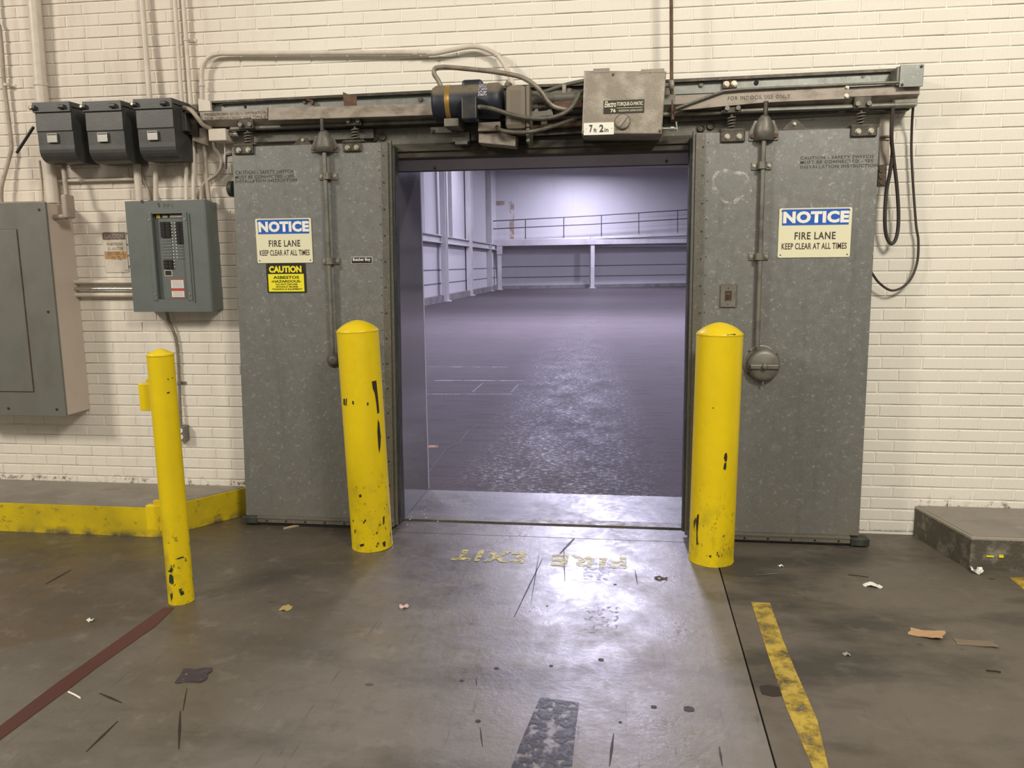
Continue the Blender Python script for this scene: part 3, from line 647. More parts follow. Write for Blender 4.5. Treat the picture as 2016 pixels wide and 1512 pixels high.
    for i in range(len(rings)-1):
        for k in range(10): fs_.append((i*11+k, i*11+k+1, (i+1)*11+k+1, (i+1)*11+k))
    fs_.append(tuple(range(10, -1, -1))); fs_.append(tuple((len(rings)-1)*11+k for k in range(11)))
    B.add(vs_, [f[::-1] for f in fs_], True)
    B.prism([(cxm-hw, zb1), (cxm+hw, zb1), (cxm+hw, zm-.005), (cxm+tw+.03, za-.03), (cxm-tw-.03, za-.03), (cxm-hw, zm-.005)], DF-.008, DF, .002)
    H = B.build('rod_housing', M['grey_metal' if not Lf else 'galv_dark'], D)
    mb = MB(); bolt(mb, (cxm-hw+.016, DF-.008, zb1+.022), .010); bolt(mb, (cxm+hw-.016, DF-.008, zb1+.022), .010); mb.build('bolt', M['rust'], H)
    MB().cyl((cxm, DF-.03, za-.01), (cxm, DF-.03, za+.06), .012, seg=12).build('pull_rod_end', M['dark_metal'], D)
    # top tie plate
    tp = [(576, 284), (590, 272), (596, 269), (604, 272), (617, 284)] if Lf else [(1535, 254), (1558, 238), (1564, 236), (1570, 238), (1594, 252)]
    T = MB().prism([(W(x, y, DF+.02).x, W(x, y, DF+.02).z-(.012 if y > 250+30*Lf and y in (284, 254, 252) else 0)) for x, y in tp], DF+.01, DF+.022).build('tie_plate', M['dark_metal'], D)
    p = W(*((596, 276) if Lf else (1564, 244)), DF+.01); mb = MB(); bolt(mb, p, .007); mb.build('bolt', M['bolt'], T)
    # trolley hangers with springs
    hs = ((459, 499, 288, 303, 479), (674, 711, 283, 298, 692)) if Lf else ((1419, 1467, 259, 279, 1443), (1676, 1727, 249, 268, 1701))
    for (hx0, hx1, hy0, hy1, sx) in hs:
        p0, p1 = W(hx0, hy0, DF-.014), W(hx1, hy1, DF-.014); m_ = (p0.x+p1.x)/2
        Hn = MB().box(p0.x, p1.x, DF-.014, DF, p1.z, p0.z+.004, .006).box(p0.x, p1.x, DF-.014, DB+.02, zt+.001, zt+.014, .002).build('hanger', M['dark_metal'], D)
        mb = MB(); bolt(mb, (p0.x+(p1.x-p0.x)*.27, DF-.014, (p0.z+p1.z)/2), .011, .012); bolt(mb, (p0.x+(p1.x-p0.x)*.75, DF-.014, (p0.z+p1.z)/2), .011, .012); mb.build('bolt', M['bolt'], Hn)
        yy = -.15; mb = MB(); r = .020; pts = []
        for k in range(40): t = k/39; pts.append((m_+r*math.cos(t*8*math.pi), yy+r*math.sin(t*8*math.pi), zt+.022+t*.062))
        mb.tube(pts, .0045, 6, 1); mb.build('spring', M['grey_metal'], Hn)
        MB().cyl((m_, yy, zt+.010), (m_, yy, zt+.14), .009, seg=10).build('hanger_rod', M['dark_metal'], Hn)
        MB().box(m_-.055, m_+.055, -.175, -.125, zt+.014, zt+.022).build('spring_plate', M['galv_dark'], Hn)
        MB().box(m_-.045, m_+.045, -.17, -.11, zt+.10, zt+.165, .006).build('trolley', M['dark_metal'], Hn)
        mb = MB(); mb.cyl((m_-.028, -.17, zt+.125), (m_-.028, -.185, zt+.125), .012, seg=10).cyl((m_+.028, -.17, zt+.125), (m_+.028, -.185, zt+.125), .012, seg=10); mb.build('wheel_pin', M['grey_metal'], Hn)
    # round hub at the foot of the rod
    if Lf:
        p = W(658, 709, DF); B = MB().lathe(p, (0, -1, 0), [(.045, 0), (.045, .004), (.030, .006), (.030, .020), (.012, .022)], 28); B.build('rod_hub', M['galv_dark'], D)
    else:
        p = W(1498, 713, DF); q = W(1503, 719, DF-.03)
        MB().lathe(p, (0, -1, 0), [(.098, 0), (.098, .004), (.088, .007)], 36).build('hub_flange', M['grey_metal'], D)
        hb = MB().lathe(q+Vector((0, .025, 0)), (0, -1, 0), [(.086, 0), (.086, .030), (.080, .040), (.062, .046), (.010, .050)], 36).build('hub', M['grey_metal'], D, 'round cast turning hub')
        B = MB(); B.prism([(q.x-.074, q.z+.006), (q.x+.074, q.z+.006), (q.x+.074, q.z-.018), (q.x-.074, q.z-.018)], q.y-.034, q.y-.015, .004); B.lathe((q.x, q.y-.02, q.z-.004), (0, -1, 0), [(.016, 0), (.016, .022), (.006, .024)], 16); B.build('grip_bar', M['grey_metal'], hb)
        MB().cyl((q.x, q.y, q.z-.085), (q.x, q.y, q.z-.108), .006, seg=8).build('pin', M['grey_metal'], hb)
        mb = MB()
        for t in (.5, 2.4, 3.9, 5.5): mb.cyl((p.x+.088*math.cos(t), DF-.004, p.z+.088*math.sin(t)), (p.x+.088*math.cos(t), DF-.009, p.z+.088*math.sin(t)), .006, seg=8)
        mb.build('bolt', M['chip'], hb)
    if not Lf:      # recessed switch plate
        a, b = W(1419, 562, DF), W(1447, 604, DF); cx, cz = (a.x+b.x)/2, (a.z+b.z)/2; hx, hz = (b.x-a.x)/2, (a.z-b.z)/2
        MB().box(cx-hx-.006, cx+hx+.008, DF-.003, DF, cz-hz-.007, cz+hz+.006).build('switch_backing', M['galv_dark'], D)
        ix, iz = hx*.46, hz*.46
        sp_ = MB(); 
        for bx in ((cx-hx, cx-ix, cz-hz, cz+hz), (cx+ix, cx+hx, cz-hz, cz+hz), (cx-ix, cx+ix, cz+iz, cz+hz), (cx-ix, cx+ix, cz-hz, cz-iz)): sp_.box(bx[0], bx[1], DF-.010, DF-.003, bx[2], bx[3])
        sp_ = sp_.build('switch_plate', M['grey_metal'], D)
        MB().box(cx-ix, cx+ix, DF-.0045, DF-.003, cz-iz, cz+iz).build('switch_recess', M['rust'], sp_)
        MB().box(cx-ix*.35, cx+ix*.35, DF-.014, DF-.0045, cz-iz*.5, cz+iz*.45, .002).build('toggle', M['dark_metal'], sp_)
        MB().cyl((cx, DF-.01, cz+hz*.75), (cx, DF-.012, cz+hz*.75), .003, seg=8).cyl((cx, DF-.01, cz-hz*.75), (cx, DF-.012, cz-hz*.75), .003, seg=8).build('screw', M['chip'], sp_)
        # scuffs of old adhesive
        mb = MB()
        ring = [(1404,352),(1412,340),(1424,336),(1437,338),(1452,340),(1468,345),(1477,362),(1478,378),(1466,384),(1452,392),(1444,400),(1428,398),(1418,392),(1412,380),(1404,368)]
        P3 = [W(x, y, DF-.0006) for x, y in ring]
        for i in range(len(P3)):
            a, b = P3[i], P3[(i+1) % len(P3)]; d_ = (b-a).normalized(); nn = Vector((-d_.z, 0, d_.x))*random.uniform(.006, .014)
            mb.add([a-nn, b-nn, b+nn, a+nn], [(0, 1, 2, 3)])
        mb.build('adhesive_scuff', M['scuff'], D)
    lines = ('CAUTION - SAFETY SWITCH', 'MUST BE CONNECTED - SEE', 'INSTALLATION INSTRUCTION')
    bx = ((463, 335, 577, 342.5), (463, 344.5, 579, 351), (463, 352.5, 585, 359)) if Lf else ((1576, 306.3, 1719, 312.7), (1576, 314.8, 1719, 321.2), (1576, 324, 1728, 330.5))
    for t, (x_0, y_0, x_1, y_1) in zip(lines, bx): wtext('stencil_lettering', t, (x_0, y_0), (x_1, y_1), DF, M['stencil'], D, bold=.02, spacing=1.15, thick=.0008)
    return D
doorL = door('L'); doorR = door('R')
# black roller bumper behind the left door's outer edge
p = W(453, 372, -.12); pb = thing('door_bumper', 'black round bumper peeking out behind the left edge of the left door', 'bumper', p)
MB().lathe((p.x-.008, p.y, p.z), (1, 0, .0), [(.030, 0), (.044, .006), (.046, .02), (.046, .034)], 20).build('pad', M['rubber'], pb)
MB().cyl((p.x, p.y, p.z), (p.x, 0, p.z), .012, seg=8).build('stem', M['dark_metal'], pb)
# ------------------------------------------------------------------ signs on the doors
def plate(name, label, tl, br, Y, mat, r=.008, cat='sign', th=.003, group=None):
    a, b = W(*tl, Y), W(*br, Y); x0, x1, z0, z1 = a.x, b.x, b.z, a.z
    T = thing(name, label, cat, ((x0+x1)/2, Y, z0), group)
    pts = []
    for cx, cz, s0 in ((x1-r, z1-r, 0), (x0+r, z1-r, 1), (x0+r, z0+r, 2), (x1-r, z0+r, 3)):
        for k in range(5): t = (s0+k/4)*math.pi/2; pts.append((cx+r*math.cos(t), cz+r*math.sin(t)))
    MB().prism(pts, Y-th, Y).build('plate', mat, T)
    return T, x0, x1, z0, z1
def notice(lab, tl, br):
    Y = DF-.002; T, x0, x1, z0, z1 = plate('notice_sign', lab, tl, br, Y, M['sign_cream'], group='fire-lane notices'); y = Y-.003; w_, h = x1-x0, z1-z0
    MB().box(x0+.012*w_/.3+.001, x1-.012*w_/.3, y-.0008, y, z1-h*.345, z1-h*.025).build('blue_band', M['sign_blue'], T)
    text('headline', 'NOTICE', x0+w_*.055, x1-w_*.04, z1-h*.305, z1-h*.065, y-.0008, M['sign_white'], T, bold=.055, spacing=1.08)
    text('lettering', 'FIRE LANE', x0+w_*.225, x1-w_*.21, z0+h*.365, z0+h*.515, y, M['ink'], T, bold=.022, spacing=1.12)
    text('lettering', 'KEEP CLEAR AT ALL TIMES', x0+w_*.05, x1-w_*.05, z0+h*.165, z0+h*.295, y, M['ink'], T, bold=.022, spacing=1.06)
    mb = MB()
    for x, z in ((x0+.014, z0+.014), (x1-.014, z0+.014), (x0+.014, z1-.014), (x1-.014, z1-.014)): mb.cyl((x, y, z), (x, y-.002, z), .0035, seg=8)
    mb.build('screw', M['chip'], T)
notice('blue and cream fire-lane notice on the left door, above the yellow caution sign', (502.5, 431), (616.5, 517))
notice('blue and cream fire-lane notice on the right door, beside the hanging cables', (1534.5, 410.5), (1672.5, 506))
T, x0, x1, z0, z1 = plate('caution_sign', 'black and yellow asbestos caution sign under the left fire-lane notice', (524, 519), (604, 576), DF-.001, M['sign_black'], .004)
w_, h = x1-x0, z1-z0; y = DF-.004
MB().box(x0+w_*.04, x1-w_*.05, y-.0008, y, z0+h*.04, z1-h*.36).build('yellow_field', M['sign_yellow'], T)
text('headline', 'CAUTION', x0+w_*.07, x1-w_*.1, z1-h*.315, z1-h*.085, y, M['sign_yellow'], T, bold=.05, spacing=1.0)
for s_, u0, u1, v0, v1 in (('ASBESTOS', .17, .83, .475, .575), ('-HAZARDOUS-', .11, .88, .345, .435), ('DO NOT DISTURB', .23, .78, .255, .315), ('WITHOUT PROPER', .22, .80, .17, .23), ('TRAINING & EQUIPMENT', .12, .90, .085, .15)):
    text('lettering', s_, x0+w_*u0, x0+w_*u1, z0+h*v0, z0+h*v1, y-.0008, M['sign_black'], T, bold=.03)
T, x0, x1, z0, z1 = plate('maker_plate', 'small black white-edged nameplate on the left door', (691.5, 506), (733.5, 519), DF-.001, M['white'], .002, 'nameplate')
w_, h = x1-x0, z1-z0
MB().box(x0+.0025, x1-.0025, DF-.0050, DF-.004, z0+.0025, z1-.0025).build('black_field', M['black'], T)
text('lettering', 'Butcher Boy', x0+w_*.08, x1-w_*.08, z0+h*.30, z1-h*.16, DF-.005, M['white'], T, bold=.03)
# ------------------------------------------------------------------ overhead track
tr = thing('door_track', 'long galvanised overhead track above both sliding doors', 'door track', (-.4, -.08, W(900, 200, -.1).z))
def seg_strip(name, x0p, x1p, top0, top1, bot0, bot1, Yf, Yb, mat, parent=tr, lean=0, ch=0):
    a, b, c_, d_ = W(x0p, top0, Yf), W(x1p, top1, Yf), W(x1p, bot1, Yf), W(x0p, bot0, Yf)
    return MB().prism([(d_.x, d_.z), (c_.x, c_.z), (b.x, b.z), (a.x, a.z)], Yf, Yb, ch).build(name, mat, parent)
seg_strip('top_flange', 411, 855, 199, 177, 203, 183, -.10, -.0, M['dark_metal'])
seg_strip('top_flange', 990, 1150, 168, 163, 174, 168, -.10, -.0, M['dark_metal'])
seg_strip('top_flange', 1300, 1771, 157, 134, 163, 140, -.10, -.0, M['dark_metal'])
seg_strip('face_strip', 401, 870, 200, 181, 221, 209, -.07, -.01, M['galv'])
seg_strip('face_strip', 870, 1320, 181, 160, 209, 190, -.07, -.01, M['galv_dark'])
seg_strip('face_strip', 1320, 1448, 160, 154, 186, 181, -.07, -.01, M['galv'])
seg_strip('face_strip', 1450, 1773, 151, 139, 182, 166, -.08, -.01, M['galv'])
# lower box rail (housing) with a bevelled underside
def housing(x0p, x1p, t0, t1, b0, b1, mat, name='track_housing', Yf=-.17):
    a, b = W(x0p, t0, Yf), W(x1p, t1, Yf); c_, d_ = W(x0p, b0, Yf), W(x1p, b1, Yf)
    h0, h1 = a.z-c_.z, b.z-d_.z
    prof0 = [(-.02, a.z), (Yf, a.z-.004), (Yf, a.z-h0*.62), (Yf+.045, c_.z), (-.02, c_.z)]
    prof1 = [(-.02, b.z), (Yf, b.z-.004), (Yf, b.z-h1*.62), (Yf+.045, d_.z), (-.02, d_.z)]
    n_ = 5; mb = MB(); vs_ = [(a.x, p[0], p[1]) for p in prof0]+[(b.x, p[0], p[1]) for p in prof1]
    mb.add(vs_, [tuple(range(n_-1, -1, -1)), tuple(range(n_, 2*n_))]+[(i, (i+1) % n_, n_+(i+1) % n_, n_+i) for i in range(n_)][::1])
    bm = bmesh.new(); V = [bm.verts.new(v) for v in vs_]
    bm.free()
    return mb.build(name, mat, tr)
housing(393, 700, 219, 209, 247, 241, M['beige_metal'])
housing(700, 1330, 209, 184, 241, 218, M['grey_metal'])
housing(1330, 1812, 186, 165, 217, 196, M['beige_metal'])
# running rails below the housing
for (x0p, x1p, y0, y1, r, Y, mt) in ((455, 900, 254, 237, .013, -.13, 'grey_metal'), (900, 1420, 237, 222, .013, -.13, 'grey_metal'), (1420, 1800, 220, 206, .014, -.14, 'grey_metal'), (1510, 1716, 217, 210, .006, -.155, 'galv')):
    MB().cyl(W(x0p, y0, Y), W(x1p, y1, Y), r, seg=12).build('running_rail', M[mt], tr)
seg_strip('rail_web', 450, 1780, 244, 196, 262, 212, -.10, -.02, M['dark_metal'])
seg_strip('lower_angle', 500, 735, 262, 253, 280, 272, -.09, -.01, M['galv_dark'])
seg_strip('lower_angle', 1320, 1790, 228, 207, 240, 217, -.09, -.01, M['galv_dark'])
seg_strip('end_bracket', 1762, 1806, 197, 194, 211, 208, -.15, -.01, M['grey_metal'])
# cover plates
cv = seg_strip('cover_plate', 528, 857, 212, 204, 237, 226.5, -.215, -.17, M['beige_metal'], tr, ch=.003)
seg_strip('cover_end', 526, 534, 212, 213, 231, 237, -.213, -.172, M['rust'])
cp = MB().prism([(W(x, y, -.185).x, W(x, y, -.185).z) for x, y in ((1330, 215), (1425, 181), (1440, 177), (1672, 166), (1672, 194), (1500, 202), (1340, 217))], -.185, -.165, .001).build('cover_plate', M['beige_metal'], tr)
mb = MB(); bolt(mb, W(1667, 171, -.185), .009); bolt(mb, W(1666, 189, -.185), .009); mb.build('bolt', M['bolt'], tr)
MB().tube([W(1330, 214, -.2), W(1425, 179, -.2), W(1470, 175, -.2), W(1770, 162, -.19)], .007, 8, 1).build('guard_rod', M['grey_metal'], tr)
wtext('stencil_lettering', 'FOR INDOOR USE ONLY', (1433, 187.5), (1556, 195.5), -.185, M['stencil2'], cp, bold=.02, spacing=1.2)
wtext('stencil_lettering', 'PEDESTRIAN DOOR OPERATOR', (403, 221), (524, 226), -.17, M['stencil2'], tr, bold=.0, spacing=1.1, thick=.003)
wtext('stencil_lettering', 'FOR INDUSTRIAL USE ONLY', (403, 229), (524, 234), -.17, M['stencil2'], tr, bold=.0, spacing=1.1, thick=.003)
jb = seg_strip('joint_bracket', 1423, 1451, 152, 150, 174, 172, -.092, -.07, M['rust'])
mb = MB(); bolt(mb, W(1430, 166, -.092), .012, .014); bolt(mb, W(1445, 165, -.092), .012, .014); mb.build('bolt', M['bolt'], tr)
mb = MB()
for px, py in ((420, 208), (828, 196), (1380, 167), (1489, 163), (1698, 151), (600, 200)): bolt(mb, W(px, py, -.072), .011)
mb.build('bolt', M['galv_dark'], tr)
MB().cyl(W(483, 210.5, -.07), W(483, 210.5, -.074), .009, seg=10).cyl(W(1489, 163, -.08), W(1489, 163, -.086), .013, seg=10).build('hole', M['black'], tr)
MB().prism([(W(x, y, -.2).x, W(x, y, -.2).z) for x, y in ((675, 181), (689, 187), (690, 210), (677, 210))], -.20, -.197).box(W(689, 187, -.2).x, W(702, 190, -.2).x, -.2, -.197, W(690, 209, -.2).z, W(690, 187, -.2).z).build('rusty_flag_plate', M['rust'], tr, 'rusty brown bent plate')
p = W(615, 202, -.08); MB().cyl(p, p+Vector((0, -.02, 0)), .014, seg=10).cyl(p+Vector((0, -.012, .005)), p+Vector((-.02, -.03, .012)), .008, seg=8).build('rusty_bolt', M['rust'], tr)
MB().tube([W(434, 207, -.085), W(440, 204, -.09), W(640, 194, -.09), W(850, 184, -.09)], .004, 6, 1).build('tension_wire', M['dark_metal'], tr)
# gusset at the left end
MB().prism([(W(x, y, -.12).x, W(x, y, -.12).z) for x, y in ((390, 194), (413, 199), (415, 218), (391, 219))], -.12, -.10).build('end_gusset', M['conduit'], tr)
# right end box
T = thing('end_box', 'square galvanised junction box at the right end of the overhead track', 'junction box', W(1795, 170, -.16))
a, b = W(1773, 128, -.2), W(1817, 170, -.2)
MB().box(a.x, b.x, -.20, -.19, b.z, a.z, .002).build('cover', M['galv'], T)
MB().box(a.x-.012, b.x-.02, -.19, -.02, b.z+.01, a.z-.004, .004).build('body', M['grey_metal'], T)
mb = MB(); bolt(mb, W(1776, 167, -.2), .005, .004); bolt(mb, W(1814, 131, -.2), .005, .004); mb.build('screw', M['chip'], T)
# ------------------------------------------------------------------ door operator: motor, gear case, shaft, brackets
YM = -.27
mo = thing('electric_motor', 'navy electric motor with a gold band on top of the track', 'motor', W(910, 240, YM))
a, b = W(855, 206, YM), W(990, 199, YM); ax = (b-a).normalized(); Rm = .094
MB().lathe(a, ax, [(Rm*.55, -.002), (Rm*.9, .002), (Rm, .02), (Rm, .10), (Rm*.985, .102), (Rm*.985, .30), (Rm, .302), (Rm, .355), (Rm*.85, .372), (Rm*.5, .375)], 36).build('body', M['motor'], mo)
MB().lathe(a+ax*.075, ax, [(Rm*1.003, 0), (Rm*1.012, .004), (Rm*1.012, .020), (Rm*1.003, .024)], 36).build('gold_band', M['brass'], mo)
p, q = W(911, 160, YM+.01), W(952, 180, YM+.01)
MB().box(p.x, q.x, YM-.035, YM+.045, q.z, p.z, .016).build('capacitor_cover', M['navy'], mo)
p, q = W(910, 192, YM-.10), W(941, 237, YM-.10)
jbm = MB().box(p.x, q.x, YM-.135, YM-.04, q.z, p.z, .008).build('terminal_box', M['navy'], mo)
MB().cyl(W(941, 211, YM-.11), W(948, 211, YM-.11), .012, seg=12).build('cable_gland', M['grey_metal'], jbm)
bn = []
for k in range(7):
    t = math.radians(-112-k*11+0)      # nameplate wrapped on the front of the barrel
    bn.append(t)
pc = a+ax*.255; mbn = MB(); vs_ = []
for i in range(7):
    th = math.radians(8+i*9); o_ = Vector((0, -math.cos(th), math.sin(th)))*(Rm*.998)
    vs_ += [pc+o_, pc+ax*.045+o_]
mbn.add(vs_, [(2*i, 2*i+1, 2*i+3, 2*i+2) for i in range(6)]); mbn.build('nameplate', simple('worn_nameplate', (.09, .08, .13), .4, .3, (.55, .55, .55), .9, 130, 0, (1, 1, 1), .48, .56), mo)
MB().box(W(884, 240, -.2).x, W(912, 240, -.2).x, -.33, -.15, W(890, 252, -.28).z, W(890, 236, -.28).z, .003).build('mounting_foot', M['grey_metal'], mo)
gc = thing('gear_case', 'rounded dusty brown gear case to the right of the navy motor', 'gearbox', W(1015, 255, -.28))
p, q = W(994, 168, -.33), W(1038, 256, -.33)
MB().box(p.x, q.x, -.35, -.12, q.z, p.z, .030).build('case', M['gear'], gc)
MB().box(q.x-.006, q.x+.016, -.345, -.13, q.z+.01, p.z-.006, .02).build('case_rim', M['gear'], gc)
MB().box(q.x-.006, q.x+.012, -.33, -.15, W(1040, 279, -.33).z, q.z+.02, .003).build('case_leg', M['grey_metal'], gc)
MB().cyl(W(998, 170, -.25), W(1003, 162, -.25), .018, seg=12).build('filler_plug', M['gear'], gc)
sh = thing('drive_assembly', 'greasy drive shaft and brackets between gear case and control box', 'drive shaft', W(1090, 250, -.2))
MB().cyl(W(1040, 196, -.2), W(1160, 190, -.2), .030, seg=18).build('drum', M['galv_dark'], sh)
MB().cyl(W(1040, 213, -.2), W(1150, 207, -.2), .020, seg=14).cyl(W(1048, 213, -.2), W(1060, 212.4, -.2), .028, seg=14).cyl(W(1072, 212, -.2), W(1080, 211.5, -.2), .028, seg=14).build('shaft', M['dark_metal'], sh)
MB().prism([(W(x, y, -.24).x, W(x, y, -.24).z) for x, y in ((1043, 231), (1043, 220), (1052, 219), (1054, 214), (1058, 214), (1060, 220), (1078, 218), (1080, 214), (1086, 214), (1089, 227))], -.24, -.14, .002).build('bearing_bracket', M['grey_metal'], sh)
seg_strip('upright', 1107, 1114, 166, 166, 216, 215, -.22, -.16, M['beige_metal'], sh)
seg_strip('clamp_plate', 1108, 1127, 175, 174, 197, 195, -.18, -.15, M['rust'], sh)
mb = MB(); p = W(1120, 181, -.18); mb.lathe(p, (0, -1, 0), [(.014, 0), (.018, .006), (.018, .014), (.008, .018)], 16); mb.build('clamp_ring', M['grey_metal'], sh)
seg_strip('lever', 1090, 1145, 200, 196, 214, 210, -.23, -.2, M['rust'], sh)
MB().cyl(W(1066, 245, -.2), W(1078, 244, -.2), .024, seg=14).build('pulley', M['dark_metal'], sh)
MB().cyl(W(1040, 250, -.16), W(1150, 244, -.16), .012, seg=12).build('tie_rod', M['rust'], sh)
seg_strip('base_angle', 1040, 1150, 233, 227, 268, 262, -.12, -.06, M['dark_metal'], sh)
mk = thing('operator_bracket', 'pair of grimy cream mounting blocks beneath the motor', 'bracket', W(960, 285, -.22))
seg_strip('upper_block', 941, 985, 241, 239, 258, 257, -.28, -.14, M['beige_metal'], mk, ch=.004)
MB().prism([(W(x, y, -.25).x, W(x, y, -.25).z) for x, y in ((942, 262), (985, 260), (1016, 268), (1014, 288), (942, 281))], -.25, -.13, .004).build('lower_block', M['beige_metal'], mk)
seg_strip('plate', 848, 898, 251, 249, 262, 260, -.2, -.16, M['galv_dark'], mk)
mb = MB(); bolt(mb, W(852, 258, -.2), .008); bolt(mb, W(892, 256, -.2), .008); mb.build('bolt', M['dark_metal'], mk)
seg_strip('drop_plate', 890, 924, 262, 260, 279, 278, -.16, -.1, M['grey_metal'], mk)
seg_strip('foot_plate', 896, 920, 278, 277, 284, 283, -.18, -.12, M['galv'], mk)
# ------------------------------------------------------------------ operator control box
YB = -.33
cb = thing('control_box', 'dirty brown steel control box with a round dial over the opening', 'control box', W(1228, 264, -.2))
pts = [(W(x, y, YB).x, W(x, y, YB).z) for x, y in ((1150, 139), (1312, 140), (1303, 264), (1145, 263.5))]
MB().prism(pts, YB, -.10, .006).build('body', M['box_metal'], cb)
a, b = W(1168, 137, YB), W(1200, 141, YB); MB().box(a.x, b.x, YB-.002, YB+.02, b.z-.004, a.z+.004).build('lid_lip', M['box_metal'], cb)
a, b = W(1262, 138, YB), W(1308, 141, YB); MB().box(a.x, b.x, YB-.002, YB+.02, b.z-.003, a.z+.003).build('lid_lip', M['box_metal'], cb)
a, b = W(1188.5, 198.5, YB), W(1268, 221.5, YB); w_, h = b.x-a.x, a.z-b.z
npl = MB().box(a.x, b.x, YB-.003, YB, b.z, a.z).build('nameplate', M['sign_black'], cb)
text('lettering', 'Electro', a.x+w_*.02, a.x+w_*.31, a.z-h*.52, a.z-h*.05, YB-.003, M['sign_cream'], npl, bold=.02, shear=.3)
text('lettering', 'TORQUE-O-MATIC', a.x+w_*.325, b.x-w_*.03, a.z-h*.48, a.z-h*.15, YB-.003, M['sign_cream'], npl, bold=.02)
text('lettering', '76', a.x+w_*.17, a.x+w_*.30, b.z+h*.08, b.z+h*.36, YB-.003, M['sign_cream'], npl, bold=.03)
text('lettering', 'HORIZONTAL SLIDING DOORS', a.x+w_*.37, b.x-w_*.04, b.z+h*.12, b.z+h*.27, YB-.003, M['sign_cream'], npl)
MB().box(a.x+w_*.33, b.x-w_*.04, YB-.0036, YB-.003, b.z+h*.39, b.z+h*.42).build('rule', M['sign_cream'], npl)
p = W(1225.5, 240, YB); dl = MB().lathe(p, (0, -1, 0), [(.041, 0), (.041, .005), (.037, .007), (.037, .010), (.031, .011), (.005, .011)], 32).build('dial', M['box_metal'], cb)
d_ = Vector((math.cos(math.radians(52)), 0, math.sin(math.radians(52)))); nn = Vector((-d_.z, 0, d_.x))
c0 = p+Vector((0, -.011, 0))
pp = [c0-d_*.034-nn*.008, c0+d_*.034-nn*.008, c0+d_*.034+nn*.008, c0-d_*.034+nn*.008]
mb = MB(); mb.prism([(v.x, v.z) for v in pp], p.y-.026, p.y-.010, .003); mb.build('dial_grip', M['beige_metal'], dl)
mb = MB()
for px, py in ((1207, 147), (1299, 258), (1150, 259)): bolt(mb, W(px, py, YB), .005, .004)
mb.build('screw', M['rust'], cb)
MB().lathe(W(1318, 168, -.22), (1, 0, 0), [(.012, -.04), (.012, 0), (.026, .001), (.026, .02), (.01, .024)], 18).build('side_knob', M['beige_metal'], cb)
mb = MB().cyl(W(1303, 253, -.2), W(1334, 253, -.2), .007, seg=10).cyl(W(1320, 253, -.2), W(1327, 253, -.2), .013, seg=10).cyl(W(1331, 240, -.2), W(1333, 258, -.2), .006, seg=8); mb.build('side_fitting', M['chrome'], cb)
T, x0, x1, z0, z1 = plate('clearance_sign', 'white clearance sign reading 7ft 2in on the control box', (1149, 242.5), (1208.5, 264.5), YB-.001, M['sign_white'], .002)
w_, h = x1-x0, z1-z0; y = YB-.004
text('lettering', '7', x0+w_*.19, x0+w_*.30, z0+h*.20, z1-h*.17, y, M['ink'], T, bold=.04)
text('lettering', 'ft', x0+w_*.33, x0+w_*.44, z0+h*.20, z0+h*.55, y, M['ink'], T, bold=.02)
text('lettering', '2', x0+w_*.52, x0+w_*.66, z0+h*.20, z1-h*.17, y, M['ink'], T, bold=.04)
text('lettering', 'in', x0+w_*.69, x0+w_*.82, z0+h*.20, z0+h*.55, y, M['ink'], T, bold=.02)
mb = MB().cyl((x0+w_*.08, y, z0+h*.5), (x0+w_*.08, y-.001, z0+h*.5), .002, seg=6).cyl((x1-w_*.07, y, z0+h*.5), (x1-w_*.07, y-.001, z0+h*.5), .002, seg=6).build('screw', M['chip'], T)
# ------------------------------------------------------------------ conduits and cables
def pipe(name, label, pts, r, mat, cat='conduit', group=None, sub=5, seg=12):
    P3 = [W(x, y, Y) for x, y, Y in pts]
    o = MB().tube(P3, r, seg, sub).build(name, M[mat]); return prop(o, label, cat, group)
def pipething(name, label, pts, r, mat, cat='conduit', sub=5, group=None):
    P3 = [W(x, y, Y) for x, y, Y in pts]; T = thing(name, label, cat, P3[-1], group)
    MB().tube(P3, r, 12, sub).build('tube', M[mat], T); return T
def strap(T, px, py, Y, r, dx=.03, mat='conduit'):
    p = W(px, py, Y); MB().lathe((p.x, p.y, p.z-.008), (0, 0, 1), [(r+.003, 0), (r+.003, .016)], 16).box(p.x, p.x+r+dx, -.006, .0, p.z-.008, p.z+.008).cyl((p.x+r+dx*.6, -.006, p.z), (p.x+r+dx*.6, -.010, p.z), .004, seg=8).build('strap', M[mat], T)
def coupling(T, px, py, Y, r, axis=(0, 0, 1), l=.02, mat='conduit'):
    p = W(px, py, Y); ax_ = Vector(axis); MB().lathe(p-ax_*l/2, ax_, [(r+.004, 0), (r+.004, l)], 16).build('coupling', M[mat], T)
T = pipething('steel_conduit', 'thin bent grey conduit at the far left edge of the wall', [(-60, -600, -.03), (-12, -20, -.03), (0, 60, -.03), (8, 160, -.03), (16, 225, -.03), (22.5, 285, -.03), (20, 305, -.035), (9, 345, -.05), (3, 370, -.06), (3, 398, -.06)], .0115, 'conduit_dirty'); strap(T, 12, 167, -.03, .0115)
T = pipething('large_conduit', 'thick cream painted pipe running down behind the leftmost switch box', [(20, -600, -.05), (67, 0, -.05), (80, 165, -.05), (92, 270, -.05), (104, 400, -.06)], .037, 'conduit', 'pipe', 1); coupling(T, 80, 166, -.05, .037)
T = pipething('steel_conduit', 'cream conduit dropping from above onto the rightmost switch box', [(233, -600, -.04), (279.5, 0, -.04), (295, 200, -.06)], .0165, 'conduit', sub=1)
T = pipething('steel_conduit', 'left one of the two close cream conduits right of the switch boxes', [(302, -600, -.03), (344, 0, -.03), (358, 200, -.03), (366, 322, -.03), (367, 396, -.06)], .0125, 'conduit', sub=1)
